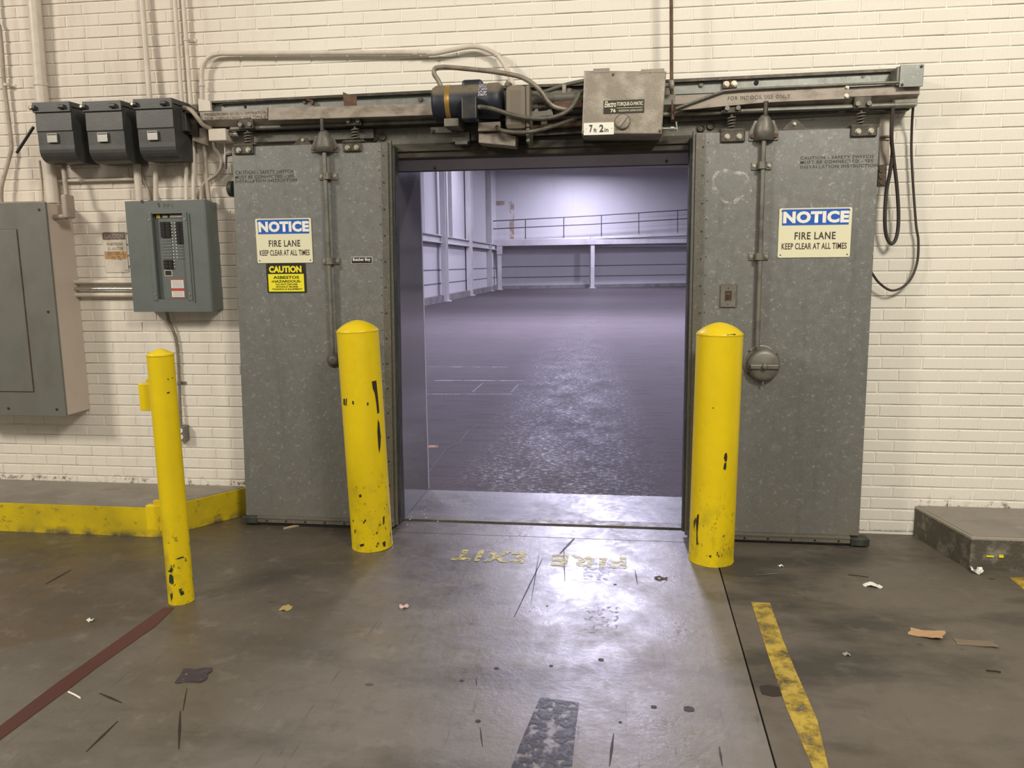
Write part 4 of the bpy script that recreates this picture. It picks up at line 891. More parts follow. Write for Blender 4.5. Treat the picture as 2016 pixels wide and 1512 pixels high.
T = pipething('steel_conduit', 'right one of the two close cream conduits, held by a strap', [(317, -600, -.03), (360.5, 0, -.03), (375, 198, -.03), (381, 300, -.03), (381, 396, -.06)], .0125, 'conduit', sub=1); strap(T, 366.5, 78, -.03, .0125, .035)
T = pipething('looped_conduit', 'cream conduit looping up, then right above the track towards the motor', [(398, 200, -.04), (397, 150, -.04), (400, 128, -.04), (412, 112, -.04), (432, 106, -.04), (470, 105.5, -.04), (814, 103.5, -.04), (840, 105, -.045), (862, 104, -.05), (889, 98.5, -.05), (920, 92.5, -.05), (942, 92.5, -.05), (961, 98.5, -.05), (979, 109, -.05), (993, 127, -.07), (1004, 150, -.12), (1012, 172, -.18)], .0135, 'conduit', sub=6)
coupling(T, 818, 104, -.04, .0125, (1, 0, 0), .03); coupling(T, 397, 168, -.04, .0135, (0, 0, 1), .012); strap(T, 979, 108, -.05, .0135, .01)
pipe('steel_conduit', 'wide pale conduit between the rightmost switch box and the breaker panel', [(268, 310, -.06), (275, 398, -.06)], .022, 'conduit', sub=1)
pipe('steel_conduit', 'curved thin conduit beside the wide one above the breaker panel', [(278, 330, -.03), (281, 352, -.03), (290, 372, -.04), (294, 396, -.06)], .010, 'conduit_dirty')
pipe('steel_conduit', 'short pale conduit above the breaker panel marks', [(306, 312, -.06), (307, 397, -.06)], .0145, 'conduit', sub=1)
pipe('steel_conduit', 'tan conduit from the metal gusset down to the right corner of the breaker panel', [(402, 270, -.05), (403, 300, -.05), (406, 345, -.05), (412, 397, -.06)], .0135, 'conduit_dirty')
pipe('steel_conduit', 'S-curved tan conduit from the small junction box to the breaker panel', [(421, 278, -.08), (424, 292, -.07), (433, 308, -.05), (436, 326, -.05), (427, 343, -.05), (408, 356, -.05), (398, 370, -.05), (396, 397, -.06)], .0115, 'conduit_dirty')
pipe('control_wire', 'thin white wire dropping from the small junction box beside the left door', [(441, 279, -.08), (443, 300, -.06), (441, 332, -.03)], .004, 'white', 'wire')
pipe('steel_conduit', 'thin horizontal conduit on bricks below the switch boxes', [(106, 356.5, -.025), (180, 355, -.025), (268, 352.5, -.025)], .009, 'conduit', sub=1)
pipe('steel_conduit', 'narrow conduit beside the thick pipe above the large cabinet', [(78, 316, -.03), (82, 352, -.03), (84, 396, -.06)], .0065, 'conduit_dirty')
T = pipething('elbow_conduit', 'tan conduit with a box elbow entering the side of the large grey cabinet', [(124, 318, -.10), (131, 384, -.13)], .0145, 'conduit_dirty', sub=1)
p = W(133, 405, -.16); a, b = W(127, 384, -.16), W(142, 430, -.16)
MB().box(a.x, b.x, -.20, -.12, b.z, a.z, .010).build('elbow_body', M['conduit_dirty'], T)
MB().cyl(W(104, 428, -.16), W(130, 426, -.16), .017, seg=14).build('elbow_nipple', M['conduit_dirty'], T)
for i, (yy, r, mt, lab) in enumerate(((555, .0125, 'conduit', 'upper of three horizontal conduits between the two grey panels'), (568.5, .010, 'chrome', 'middle bare metal conduit of the three between the two grey panels'), (580.5, .014, 'conduit', 'lower of three horizontal conduits between the two grey panels'))):
    pipe('horizontal_conduit', lab, [(147, yy, -.03-.008*(i == 1)), (270, yy, -.03-.008*(i == 1))], r, mt, sub=1, group='conduits between the two grey panels')
T = pipething('outlet_conduit', 'bent grey conduit from the breaker panel down to the outlet', [(328, 612, -.05), (333, 634, -.03), (345, 662, -.018), (350, 695, -.016), (353, 755, -.016), (356, 836, -.03)], .0095, 'flex'); strap(T, 353, 754, -.016, .0095, .03, 'flex')
coupling(T, 356, 834, -.03, .010, (0, 0, 1), .02, 'chrome')
# cables round the motor
pipe('flexible_conduit', 'brown flexible conduit arching from the motor over to the drive shaft', [(868, 170, -.28), (862, 157, -.28), (855, 146, -.28), (856, 136, -.28), (866, 132.5, -.28), (890, 133, -.28), (959, 139.5, -.28), (1007, 147, -.27), (1031, 154, -.27), (1053, 168, -.27), (1067, 183, -.27), (1077, 198, -.26), (1091, 210, -.25), (1111, 215, -.24), (1125, 216, -.22)], .0125, 'flex', 'cable')
pipe('flexible_conduit', 'oily cable sagging from the terminal box up behind the control box', [(944, 210, -.38), (971, 214.5, -.39), (1007, 226, -.38), (1042, 232.5, -.37), (1076, 233, -.36), (1104, 226, -.34), (1123, 213, -.32), (1133, 199, -.3), (1141, 186, -.28), (1152, 178, -.25)], .0115, 'flex_dark', 'cable')
pipe('flexible_conduit', 'lowest oily cable sagging beneath the gear case', [(978, 250, -.30), (986, 256, -.33), (1006, 260, -.36), (1034, 260.5, -.37), (1062, 256, -.34), (1088, 248.5, -.3), (1112, 241, -.26), (1134, 234, -.2)], .0105, 'flex_dark', 'cable')
pipe('steel_conduit', 'straight grey conduit entering the left side of the control box', [(1040, 183, -.13), (1068, 182, -.13), (1110, 168, -.14), (1155, 158, -.16)], .011, 'galv_dark')
pipe('drop_rod', 'vertical rusty conduit dropping from above beside the control box', [(1318, -600, -.15), (1321.5, 0, -.15), (1322, 150, -.15), (1324, 236, -.17)], .0095, 'rust', 'conduit', sub=1)
pipe('looped_cable', 'black cable hanging in a long narrow loop right of the right door', [(1759, 196, -.14), (1757, 230, -.13), (1755, 275, -.12), (1757, 300, -.10), (1752, 340, -.09), (1745, 378, -.08), (1742, 430, -.08), (1745, 464, -.07), (1755, 480, -.07), (1765, 466, -.07), (1769, 430, -.07), (1766, 370, -.08), (1759, 310, -.10), (1755, 262, -.13), (1758, 210, -.15)], .0095, 'cable', 'cable')
pipe('hanging_cable', 'thin black cable swinging from the track end back under the right door', [(1806, 165, -.12), (1798, 210, -.10), (1795, 259, -.05), (1795, 318, -.04), (1803, 437, -.04), (1808, 474, -.04), (1805, 519, -.04), (1788, 556, -.05), (1758, 572, -.06), (1732, 558, -.07), (1715, 535, -.09)], .0065, 'cable', 'cable', sub=6)
# ------------------------------------------------------------------ switch boxes (three), mounting channel, junction box
def profile_box(x0, x1, prof):
    return MB().xprof(x0, x1, prof)
DBX = -.24
for i, (xl, xr, yt, yb, lab) in enumerate(((63, 136, 201, 322, 'leftmost charcoal switch box, with the black operating handle'), (162, 237, 199, 322, 'middle charcoal switch box'), (262, 337, 194, 317, 'rightmost charcoal switch box'))):
    a, b = W(xl, yt, DBX), W(xr, yt, DBX); c_ = W(xl, yb, DBX+.05); zt, zb = a.z, c_.z; H_ = zt-zb; wx = b.x-a.x
    T = thing('switch_box', lab, 'switch box', ((a.x+b.x)/2, DBX/2, zb), 'row of charcoal switch boxes')
    prof = [(-.02, zt-.03), (DBX+.008, zt-.035), (DBX+.006, zt-H_*.48), (DBX+.012, zt-H_*.50), (DBX+.014, zt-H_*.72)]
    for k in range(7): t = k/6*math.pi/2; r = .07; prof.append((DBX+.014+r-r*math.cos(t), zb+r-r*math.sin(t)))
    prof.append((-.02, zb+.005))
    MB().xprof(a.x+.006, b.x-.002, prof).build('body', M['box_grey'], T)
    MB().xprof(a.x, b.x+.002, [(-.02, zt), (DBX-.004, zt-.004), (DBX-.004, zt-.058), (DBX+.012, zt-.060), (DBX+.012, zt-.03), (-.02, zt-.028)]).build('hood', M['box_grey'], T)
    for u in (.02, .80):
        MB().cyl((a.x+wx*u-.012, DBX-.012, zt-.034), (a.x+wx*u+.022, DBX-.012, zt-.034), .012, seg=12).build('hinge_lug', M['box_grey'], T)
    bm2 = MB(); bolt(bm2, (a.x+.006, DBX-.022, zt-.034), .006, .006); bm2.build('hinge_bolt', M['bolt'], T)
    lx, ly = ((92, 263), (191, 261.5), (289.5, 258))[i]; p, q = W(lx, ly, DBX), W(lx+21, ly+17, DBX)
    nb = MB().box(p.x, q.x, DBX-.001, DBX+.010, q.z, p.z).build('nameplate', M['chrome'], T)
    MB().box(p.x+.002, q.x-.002, DBX-.0016, DBX-.001, p.z-.010, p.z-.004).build('print_line', M['chip'], nb)
    if i == 0:
        MB().cyl(W(66, 250, -.16), W(33, 301, -.16), .0085, seg=10).build('handle', M['black'], T)
    if i == 2:
        MB().box(b.x-.002, b.x+.03, -.15, -.02, zt-.17, zt-.05, .004).build('side_bracket', M['box_grey'], T)
ch = thing('mounting_channel', 'dark steel channel and bracket right of the rightmost switch box', 'bracket', W(376, 262, -.08))
seg_strip('channel', 364, 389, 206, 207, 262, 268, -.10, -.0, M['dark_metal'], ch)
seg_strip('shelf', 360, 391, 218, 220, 221, 223, -.15, -.02, M['grey_metal'], ch)
MB().prism([(W(x, y, -.08).x, W(x, y, -.08).z) for x, y in ((386, 252), (404, 252), (410, 287), (378, 276))], -.08, -.05).build('gusset', M['conduit_dirty'], ch)
T = thing('junction_box', 'small beige junction box at the upper left corner of the left door', 'junction box', W(430, 277, -.12))
a, b = W(411, 254, -.13), W(447, 277, -.13); MB().box(a.x, b.x, -.14, -.03, b.z, a.z, .005).build('body', M['conduit'], T)
for px in (421, 441): p = W(px, 279, -.085); MB().cyl(p, p+Vector((0, 0, .02)), .015, seg=12).build('connector', M['conduit'], T)
MB().cyl(W(447, 264, -.09), W(470, 264, -.09), .013, seg=12).build('connector', M['chrome'], T)
pipe('flexible_conduit', 'tan flexible conduit from the rightmost switch box to the small junction box', [(362, 212, -.15), (376, 217, -.18), (389, 232, -.18), (400, 246, -.16), (414, 253, -.12)], .013, 'conduit_dirty', 'cable')
MBk = thing('limit_switch', 'small dark lever switch at the left edge of the left door', 'switch', W(448, 315, -.12)); MB().cyl(W(446, 306, -.12), W(456, 304, -.12), .009, seg=10).build('arm', M['dark_metal'], MBk); MB().cyl(W(446, 306, -.12), W(445, 333, -.12), .006, seg=10).build('lever', M['dark_metal'], MBk)
# ------------------------------------------------------------------ large grey cabinet at the left edge
CX1 = W(90, 398, -.23).x-.004; CX0 = CX1-.80; cz1 = W(60, 398, -.23).z; cz0 = W(60, 819, -.23).z
T = thing('electrical_cabinet', 'large dull grey electrical cabinet with cream painted side, cut by the left edge', 'cabinet', ((CX0+CX1)/2, -.11, cz0))
MB().box(CX0+.01, CX1-.006, -.215, .0, cz0+.006, cz1-.006).build('body', M['cabinet_side'], T)
MB().box(CX0, CX1, -.232, -.215, cz0, cz1, .003).build('front_frame', M['cabinet_grey'], T)
d0, d1 = W(33, 452, -.235), W(66, 771, -.235); dx1 = (d0.x+d1.x)/2
dr = MB().box(CX0+.12, dx1, -.240, -.232, d1.z, d0.z, .003).build('door', M['cabinet_grey'], T)
MB().box(CX0+.115, dx1+.004, -.2335, -.232, d1.z-.004, d0.z+.004).build('door_gap', M['rust'], T)
mb = MB()
for px, py in ((77, 413), (95, 614), (112, 806), (17, 804)): p = W(px, py, -.232); mb.cyl(p, p+Vector((0, -.003, 0)), .008, seg=10)
mb.build('screw', M['chip'], T)
# ------------------------------------------------------------------ breaker panel
YP = -.145
a, b = W(246, 395.5, YP), W(402, 394, YP); c_, d_ = W(263, 614, YP), W(417, 614, YP)
px0, px1 = (a.x+c_.x)/2, (b.x+d_.x)/2+.004; pz1, pz0 = (a.z+b.z)/2, (c_.z+d_.z)/2; pw, ph = px1-px0, pz1-pz0
T = thing('breaker_panel', 'grey open-front breaker panel with PP1 marked on top', 'breaker panel', ((px0+px1)/2, YP/2, pz0))
MB().box(px0+.02, px1-.004, YP+.03, 0, pz0+.006, pz1-.006, .004).build('enclosure', M['panel_grey'], T)
# front cover with opening
ox0, ox1 = px0+pw*.325, px0+pw*.715; oz0, oz1 = pz0+ph*.115, pz0+ph*.885
MBf = MB()
for bx in ((px0, ox0, pz0, pz1), (ox1, px1-.014, pz0, pz1), (ox0, ox1, oz1, pz1), (ox0, ox1, pz0, oz0)): MBf.box(bx[0], bx[1], YP, YP+.012, bx[2], bx[3])
MBf.build('front_cover', M['panel_grey'], T)
MB().xprof(0, 1, [(0, 0), (0, 1), (1, 1)])
mbs = MB(); ring = []
for k in range(6): t = k/5*math.pi/2; ring.append((px1-.014+.016*math.sin(t), YP+.018-.018*math.cos(t)))
vs_ = [(x, y, pz0) for x, y in ring]+[(x, y, pz1) for x, y in ring]; mbs.add(vs_, [(i, i+1, 7+i, 6+i) for i in range(5)], True); mbs.build('rolled_edge', M['panel_grey'], T)
MB().box(px1-.002, px1+.002, YP+.018, YP+.05, pz0, pz1).build('side_lip', M['panel_grey'], T)
dead = MB().box(ox0, ox1, YP+.026, YP+.029, oz0, oz1).build('dead_front', M['panel_grey'], T)
for x0_, x1_ in ((ox0-.028, ox0), (ox1-.003, ox1+.026)): MB().box(x0_, x1_, YP-.005, YP, oz0-.008, oz1+.008, .002).build('trim_strip', M['panel_grey'], T)
MB().box(ox1+.036, ox1+.042, YP-.007, YP, oz0-.02, oz1-.0, .002).build('hinge_strip', M['panel_grey'], T)
mb = MB()
for x, z in ((ox0-.014, oz1-.035), (ox0-.014, oz0+.03), (ox1+.012, oz1-.035), (ox1+.012, oz0+.03)): mb.cyl((x, YP-.005, z), (x, YP-.009, z), .006, seg=10)
mb.build('screw', M['chrome'], T)
ow, oh = ox1-ox0, oz1-oz0; yd = YP+.026
def R(u0, u1, v0, v1, d0, mat, name, par=dead, ch=0): return MB().box(ox0+ow*u0, ox0+ow*u1, yd-d0, yd, oz1-oh*v1, oz1-oh*v0, ch).build(name, M[mat], par)
R(.02, .96, .0, .052, .001, 'black', 'bus_opening'); R(.28, .44, .015, .045, .004, 'conduit_dirty', 'terminal_block'); R(.52, .93, .012, .045, .005, 'conduit_dirty', 'wire_bundle'); R(.08, .2, .01, .05, .005, 'kerb_yellow', 'yellow_wire')
for k in range(5): R(.20, .345, .093+k*.0365, .093+(k+1)*.0365-.003, .012, 'black_gloss', 'breaker', ch=.001); R(.36, .50, .093+k*.0365, .093+(k+1)*.0365-.003, .012, 'black_gloss', 'breaker', ch=.001)
for k in range(7): R(.70, .82, .093+k*.0365, .093+(k+1)*.0365-.003, .012, 'black_gloss', 'breaker', ch=.001); R(.83, .955, .093+k*.0365, .093+(k+1)*.0365-.003, .012, 'black_gloss', 'breaker', ch=.001)
for k in range(3): R(.22, .36, .535+k*.036, .535+(k+1)*.036-.003, .012, 'black_gloss', 'breaker', ch=.001); R(.37, .50, .535+k*.036, .535+(k+1)*.036-.003, .012, 'black_gloss', 'breaker', ch=.001)
for k in range(15): R(.515, .565, .095+k*.0365, .118+k*.0365, .001, 'black', 'number_tab'); R(.523, .557, .099+k*.0365, .113+k*.0365, .0016, 'white', 'number_label')
for k in range(12): R(.625, .675, .095+k*.0365, .118+k*.0365, .001, 'black', 'number_tab'); R(.633, .667, .099+k*.0365, .113+k*.0365, .0016, 'white', 'number_label')
for k in range(7): R(.20, .50, .29+k*.035, .315+k*.035, .0035, 'panel_grey', 'blank_filler', ch=.0008)
for k in range(5): R(.70, .95, .36+k*.035, .385+k*.035, .0035, 'panel_grey', 'blank_filler', ch=.0008)
R(.20, .44, .655, .725, .001, 'white', 'small_label'); R(.215, .425, .661, .719, .0016, 'sign_black', 'small_label')
R(.38, .80, .762, .985, .001, 'red', 'warning_label'); R(.385, .79, .775, .87, .0016, 'white', 'warning_text_area'); R(.385, .79, .905, .975, .0016, 'white', 'warning_text_area')
for k in range(4): R(.42, .76, .786+k*.021, .798+k*.021, .002, 'print_grey', 'print_line')
for k in range(3): R(.42, .76, .914+k*.02, .925+k*.02, .002, 'print_grey', 'print_line')
wtext('marker_text', 'PP1', (322, 401), (340, 410.5), YP, M['ink'], T, bold=-.005, spacing=1.2)
MB().prism([(W(x, y, YP).x, W(x, y, YP).z) for x, y in ((310, 400), (313, 399), (316, 407), (313, 408.5))], YP-.001, YP).build('marker_stroke', M['ink'], T)
p = W(280, 397, YP); MB().cyl(p, p+Vector((0, -.001, 0)), .011, seg=10).build('marker_blot', M['ink'], T)
# faded warning sign on the bricks
T, x0, x1, z0, z1 = plate('warning_sign', 'faded overpainted electrical warning sign on the bricks between grey panels', (201, 457), (254, 536), -.001, M['conduit'], .006)
w_, h = x1-x0, z1-z0
MB().box(x0+.003, x1-.003, -.0048, -.004, z1-h*.19, z1-.002).build('header_band', worn('faded_header', (.16, .12, .10), .30, .6, 20), T)
MB().box(x0+w_*.04, x1-w_*.03, -.0046, -.004, z0+h*.33, z0+h*.52).build('orange_band', worn('faded_orange', (.62, .33, .12), .30, .6, 14), T)
fade = worn('faded_sign_ink', (.20, .15, .09), .36, .56, 40)
text('lettering', 'CAUTION', x0+w_*.1, x1-w_*.1, z1-h*.16, z1-h*.05, -.0048, M['conduit_dirty'], T, bold=.03)
for s_, u0, u1, v0, v1 in (('IN HAZARDOUS', .18, .85, .66, .74), ('DO NOT STORE', .2, .85, .55, .63), ('ELECTRICAL', .16, .90, .43, .52), ('PANEL', .34, .74, .31, .41)):
    text('lettering', s_, x0+w_*u0, x0+w_*u1, z0+h*v0, z0+h*v1, -.005, fade, T, bold=.02)
mb = MB().cyl((x1-.012, -.004, z0+.012), (x1-.012, -.006, z0+.012), .003, seg=6).build('screw', M['chip'], T)
# outlet
a, b = W(349, 839, -.05), W(366, 869, -.05)
T = thing('outlet_box', 'small grey double outlet box behind the thin bollard', 'outlet', ((a.x+b.x)/2, -.03, b.z))
MB().box(a.x-.02, b.x, -.05, 0, b.z, a.z, .004).build('body', M['grey_metal'], T)
cv2 = MB().box(a.x-.018, b.x-.002, -.053, -.05, b.z+.002, a.z-.002).build('cover', M['grey_metal'], T)
for k in (.72, .30):
    cx, cz = (a.x+b.x)/2-.004, b.z+(a.z-b.z)*k
    rc = MB().lathe((cx, -.053, cz), (0, -1, 0), [(.016, 0), (.016, .003)], 20).build('receptacle', M['white'], cv2)
    MB().box(cx-.007, cx-.005, -.0565, -.056, cz-.002, cz+.006).box(cx+.005, cx+.007, -.0565, -.056, cz-.002, cz+.006).cyl((cx, -.056, cz-.008), (cx, -.0565, cz-.008), .002, seg=8)
# small conduit stub and box on the outer edge of the right door
T = thing('edge_switch', 'small rusty three-button switch on the outer edge of the right door', 'switch', W(1735, 368, -.12))
a, b = W(1729, 328, -.12), W(1743, 367, -.12); MB().box(a.x, b.x, -.13, -.09, b.z, a.z, .004).build('body', M['dark_metal'], T)
for py in (336, 348, 359): p = W(1735.5, py, -.13); MB().cyl(p, p+Vector((0, -.005, 0)), .012, seg=12).build('button', M['rust'], T)
T = thing('painted_post', 'stained cream fitting on the bricks behind the upper right corner of the right door', 'fitting', W(1742, 330, -.03))
seg_strip('upper_cover', 1733, 1752, 231, 230, 268, 267, -.05, -.001, M['conduit'], T, ch=.004)
seg_strip('lower_cover', 1731, 1751, 275, 274, 326, 325, -.04, -.001, M['conduit_dirty'], T, ch=.004)
MB().tube([W(1730, 272, -.05), W(1756, 270, -.06)], .005, 8, 1).build('pin', M['rust'], T)
# ------------------------------------------------------------------ raised platforms
H = .178
pts = [tuple(G(x, y, H))[:2] for x, y in ((310, 1000), (474, 962))]
c0, c1 = pts; left = (-9, c0[1]+.02)
T = thing('raised_platform', 'raised concrete platform with yellow painted edge at the left', 'platform', ((c0[0]-1.5), -.25, 0))
poly = [(left[0], -.003), left, c0, (c1[0], c1[1]), (c1[0]+.02, -.003)]
MB().floorpoly(poly, .0, H-.004).build('core', M['kerb_yellow'], T)
MB().floorpoly([(left[0], -.003), (left[0], left[1]+.012), (c0[0]-.004, c0[1]+.012), (c1[0]-.012, c1[1]+.006), (c1[0]-.004, -.003)], H-.006, H).build('top', M['platform'], T)
c0, c1 = [tuple(G(x, y, H))[:2] for x, y in ((1913, 1056), (1798, 992))]
T = thing('raised_platform', 'raised bare concrete platform with chipped edge at the right', 'platform', (2.6, -.25, 0))
MB().floorpoly([(c1[0], -.003), (c1[0], min(c1[1], -.01)), c0, (6, c0[1]-.01), (6, -.003)], 0, H-.004).build('core', M['platform_edge'], T)
MB().floorpoly([(c1[0]+.008, -.003), (c1[0]+.012, min(c1[1], -.01)), (c0[0]+.008, c0[1]+.012), (6, c0[1]+.002), (6, -.003)], H-.006, H).build('top', M['platform'], T)
for q4 in (((1941, 1093), (1955, 1096)), ((1966, 1092), (1974, 1097))):
    a, b = W(*q4[0], c0[1]), W(*q4[1], c0[1]); MB().box(a.x, b.x, c0[1]-.0085, c0[1]-.002, b.z, a.z).build('paint_dab', M['sign_yellow'], T, 'dab of yellow paint')
# ------------------------------------------------------------------ bollards
def bollard(label, base, top, r, hcap, chips=(), sc=None, kind='dome', capk=1.0):
    B = G(*base); B = Vector((B.x, B.y+r, 0))
    tp = W(top[0], top[1], B.y-r*.0); tp = Vector((tp.x, B.y, tp.z))
    T = thing('bollard', label, 'bollard', B)
    ax_ = (tp-B); L = ax_.length; d_ = ax_.normalized()
    seg = 48
    mb = MB(); rings = [(r*1.02, 0), (r*1.0, .02)]+[(r, L*k/14) for k in range(1, 14)]+[(r, L-.006)]
    mb.lathe(B, d_, rings, seg)
    mb.build('post', M['yellow'], T)
    if kind == 'dome': prof = [(r*.985, -.008), (r*1.012, -.006), (r*1.012, .002), (r*.93, hcap*.20), (r*.74, hcap*.50), (r*.50, hcap*.76), (r*.26, hcap*.93), (r*.05, hcap)]
    else: prof = [(r*.985, -.006), (r*1.03, -.004), (r*1.03, .003), (r*.9, hcap*.25), (r*.45, hcap*.75), (r*.12, hcap)]
    MB().lathe(tp, d_, prof, 40).build('cap', M['yellow'], T)
    for cpts, mt in chips:
        vs_ = []
        for px, py in cpts:      # project the chip outline onto the post's surface
            rr = ray(px, py); o = CAM-B; ex = rr-d_*rr.dot(d_); eo = o-d_*o.dot(d_)
            A2 = ex.dot(ex); B2 = 2*ex.dot(eo); C2 = eo.dot(eo)-(r+.0012)**2; disc = B2*B2-4*A2*C2
            if disc < 0: continue
            vs_.append(CAM+rr*((-B2-math.sqrt(disc))/(2*A2)))
        if len(vs_) > 2:
            nm = (vs_[1]-vs_[0]).cross(vs_[2]-vs_[1])
            MB().add(vs_, [tuple(range(len(vs_)))]).build('paint_chip', M[mt], T)
    return T, B, d_
bollard('thick yellow bollard left of the opening, with long dark scrapes down its right side', (721, 1088), (704, 651), .113, .058,
    [([(732,751),(741,749),(742,760),(745,790),(747,812),(743,815),(741,795),(738,775),(734,765)], 'chip'), ([(744,826),(747,832),(750,860),(749,880),(747,893),(745,880),(743,850)], 'chip'), ([(676,785),(679,785),(679,799),(676,796)], 'chip'), ([(681,784),(683,785),(682,800),(680,797)], 'chip'),
     ([(722,793),(726,792),(725,799),(723,798)], 'chip'), ([(693,790),(696,789),(697,797),(694,796)], 'chip'), ([(706,975),(711,973),(712,978),(708,980)], 'chip'), ([(714,1030),(719,1022),(721,1025),(716,1031)], 'chip'), ([(708,1072),(717,1070),(716,1075),(710,1077)], 'chip'), ([(754,1018),(757,1015),(757,1030),(754,1034)], 'chip'), ([(753,1068),(759,1065),(759,1076),(755,1076)], 'chip'), ([(694,1023),(697,1025),(695,1028)], 'chip'), ([(689,1030),(693,1031),(690,1033)], 'chip'), ([(739,1075),(744,1074),(743,1078)], 'chip')])
bollard('thick yellow bollard right of the opening, with one dark oval chip', (1405, 1117), (1417, 657), .116, .058,
    [([(1427,893),(1431,891),(1432,900),(1431,908),(1428,910),(1425,902)], 'chip'), ([(1426,912),(1430,910),(1430,920),(1428,926),(1424,923)], 'chip'), ([(1373,1013),(1376,1012),(1375,1030),(1373,1050),(1374,1072),(1371,1073),(1371,1045),(1370,1025)], 'chip'), ([(1366,1025),(1370,1018),(1369,1030),(1366,1042)], 'chip'), ([(1430,659),(1448,657),(1448,660),(1436,662)], 'chip'), ([(1395,1094),(1401,1093),(1399,1099)], 'chip'), ([(1413,1094),(1417,1093),(1415,1098)], 'chip'), ([(1403,802),(1405,802),(1405,805),(1403,804)], 'chip')])
T, B, d_ = bollard('thin yellow bollard in front of the left platform, with bracket plates', (344, 1192), (315.5, 698), .0575, .026,
    [([(333,1132),(337,1130),(341,1136),(342,1148),(338,1151),(333,1147)], 'chip_green'), ([(330,1125),(336,1120),(338,1117),(341,1121),(338,1128)], 'chip_green'), ([(335,1170),(339,1167),(340,1176),(337,1184)], 'chip_green'), ([(353,1165),(361,1163),(363,1170),(356,1173)], 'chip_green'), ([(344,1101),(352,1098),(361,1095),(362,1098),(352,1101)], 'chip_green'), ([(328,773),(334,771),(334,774),(329,775)], 'chip'), ([(329,746),(341,743),(341,745),(331,748)], 'chip'), ([(319,1110),(322,1112),(321,1116),(319,1115)], 'chip')], kind='cone')
for (x0p, y0p, x1p, y1p) in ((276, 754, 300, 808), (290, 993, 313, 1043)):
    a, b = W(x0p, y0p, B.y+.03), W(x1p+12, y1p, B.y+.03)
    MB().box(a.x, b.x, B.y+.012, B.y+.042, b.z, a.z, .003).build('bracket_plate', M['yellow'], T)
    a, b = W(x0p+12, y0p-8, B.y+.04), W(x1p+8, y0p, B.y+.04); MB().box(a.x, b.x, B.y+.035, B.y+.055, b.z-.004, a.z, .002).build('bracket_tab', M['yellow'], T)
# ------------------------------------------------------------------ litter on the floor
def crumple(name, label, cat, px, py, w_, l_, h, mat, seed, rot=0., flat=False):
    rg = random.Random(seed); c = G(px, py); nx, ny = 7, 5; mb = MB(); vs_ = []
    for j in range(ny):
        for i in range(nx):
            u, v = i/(nx-1)-.5, j/(ny-1)-.5
            k = 1-.35*abs(v) if not flat else 1
            x, y = u*w_*k+rg.uniform(-.05, .05)*w_, v*l_+rg.uniform(-.05, .05)*l_
            z = .002+(h*(.5+.5*math.sin(u*7+seed))*rg.uniform(.4, 1) if not flat else h*max(0, u+.15)*1.6+rg.uniform(0, .001))
            vs_.append((c.x+x*math.cos(rot)-y*math.sin(rot), c.y+x*math.sin(rot)+y*math.cos(rot), z))
    fs_ = [(j*nx+i, j*nx+i+1, (j+1)*nx+i+1, (j+1)*nx+i) for j in range(ny-1) for i in range(nx-1)]
    n_ = len(vs_); vs2 = vs_+[(x, y, z-.0015) for x, y, z in vs_]
    rim = [i for i in range(nx)]+[j*nx+nx-1 for j in range(1, ny)]+[(ny-1)*nx+i for i in range(nx-2, -1, -1)]+[j*nx for j in range(ny-2, 0, -1)]
    mb.add(vs2, fs_+[tuple(i+n_ for i in f[::-1]) for f in fs_]+[(rim[(k+1) % len(rim)], rim[k], rim[k]+n_, rim[(k+1) % len(rim)]+n_) for k in range(len(rim))])
    return prop(mb.build(name, mat), label, cat)
white_p = simple('paper_white', (.80, .80, .74), .6); card = simple('cardboard', (.50, .31, .17), .7, 0, (.38, .24, .14), .5, 30)
crumple('paper_scrap', 'torn white paper scrap left of the other white one on the right floor', 'paper scrap', 1718, 1154, .085, .045, .02, white_p, 2, -.2)
crumple('paper_scrap', 'crumpled white paper scrap in front of the right platform', 'paper scrap', 1923, 1128, .055, .05, .03, white_p, 5)
crumple('cardboard_scrap', 'bright tan cardboard scrap with one lifted corner on the right floor', 'cardboard', 1824, 1250, .125, .075, .016, card, 3, -.45, True)
crumple('cardboard_scrap', 'dull flattened brown cardboard scrap near the right edge of the floor', 'cardboard', 1920, 1267, .15, .05, .004, simple('trodden_card', (.20, .155, .105), .8, 0, (.13, .1, .07), .6, 20), 4, -.1, True)
crumple('paper_scrap', 'tiny pink paper scrap in front of the left thick bollard', 'paper scrap', 795, 1196, .045, .03, .012, simple('pink_paper', (.62, .45, .40), .6), 6)
crumple('leaf', 'small dried yellow leaf between the thin and thick left bollards', 'leaf', 563, 1198, .055, .05, .008, simple('dry_leaf', (.36, .29, .10), .7), 8)
crumple('leaf', 'curled brown leaf left of the right bollard', 'leaf', 1301, 1139, .07, .025, .014, simple('brown_leaf', (.10, .065, .04), .8), 9)
crumple('paper_scrap', 'tiny white and orange paper scrap on the dark left floor', 'paper scrap', 178, 1223, .03, .02, .01, white_p, 11)
crumple('floor_sticker', 'torn dark purple sticker stuck to the left floor', 'sticker', 382, 1330, .11, .10, .001, simple('dark_sticker', (.045, .035, .05), .5, 0, (.35, .35, .33), .8, 40, 0, (1, 1, 1), .60, .66), 12, .2, True)
crumple('paper_scrap', 'tiny white crumb right of the right bollard', 'paper scrap', 1537, 1115, .025, .018, .01, white_p, 13)
crumple('paper_scrap', 'small torn grey scrap left of the tan cardboard', 'paper scrap', 1667, 1289, .03, .02, .008, simple('grey_paper', (.3, .28, .24), .7), 14)
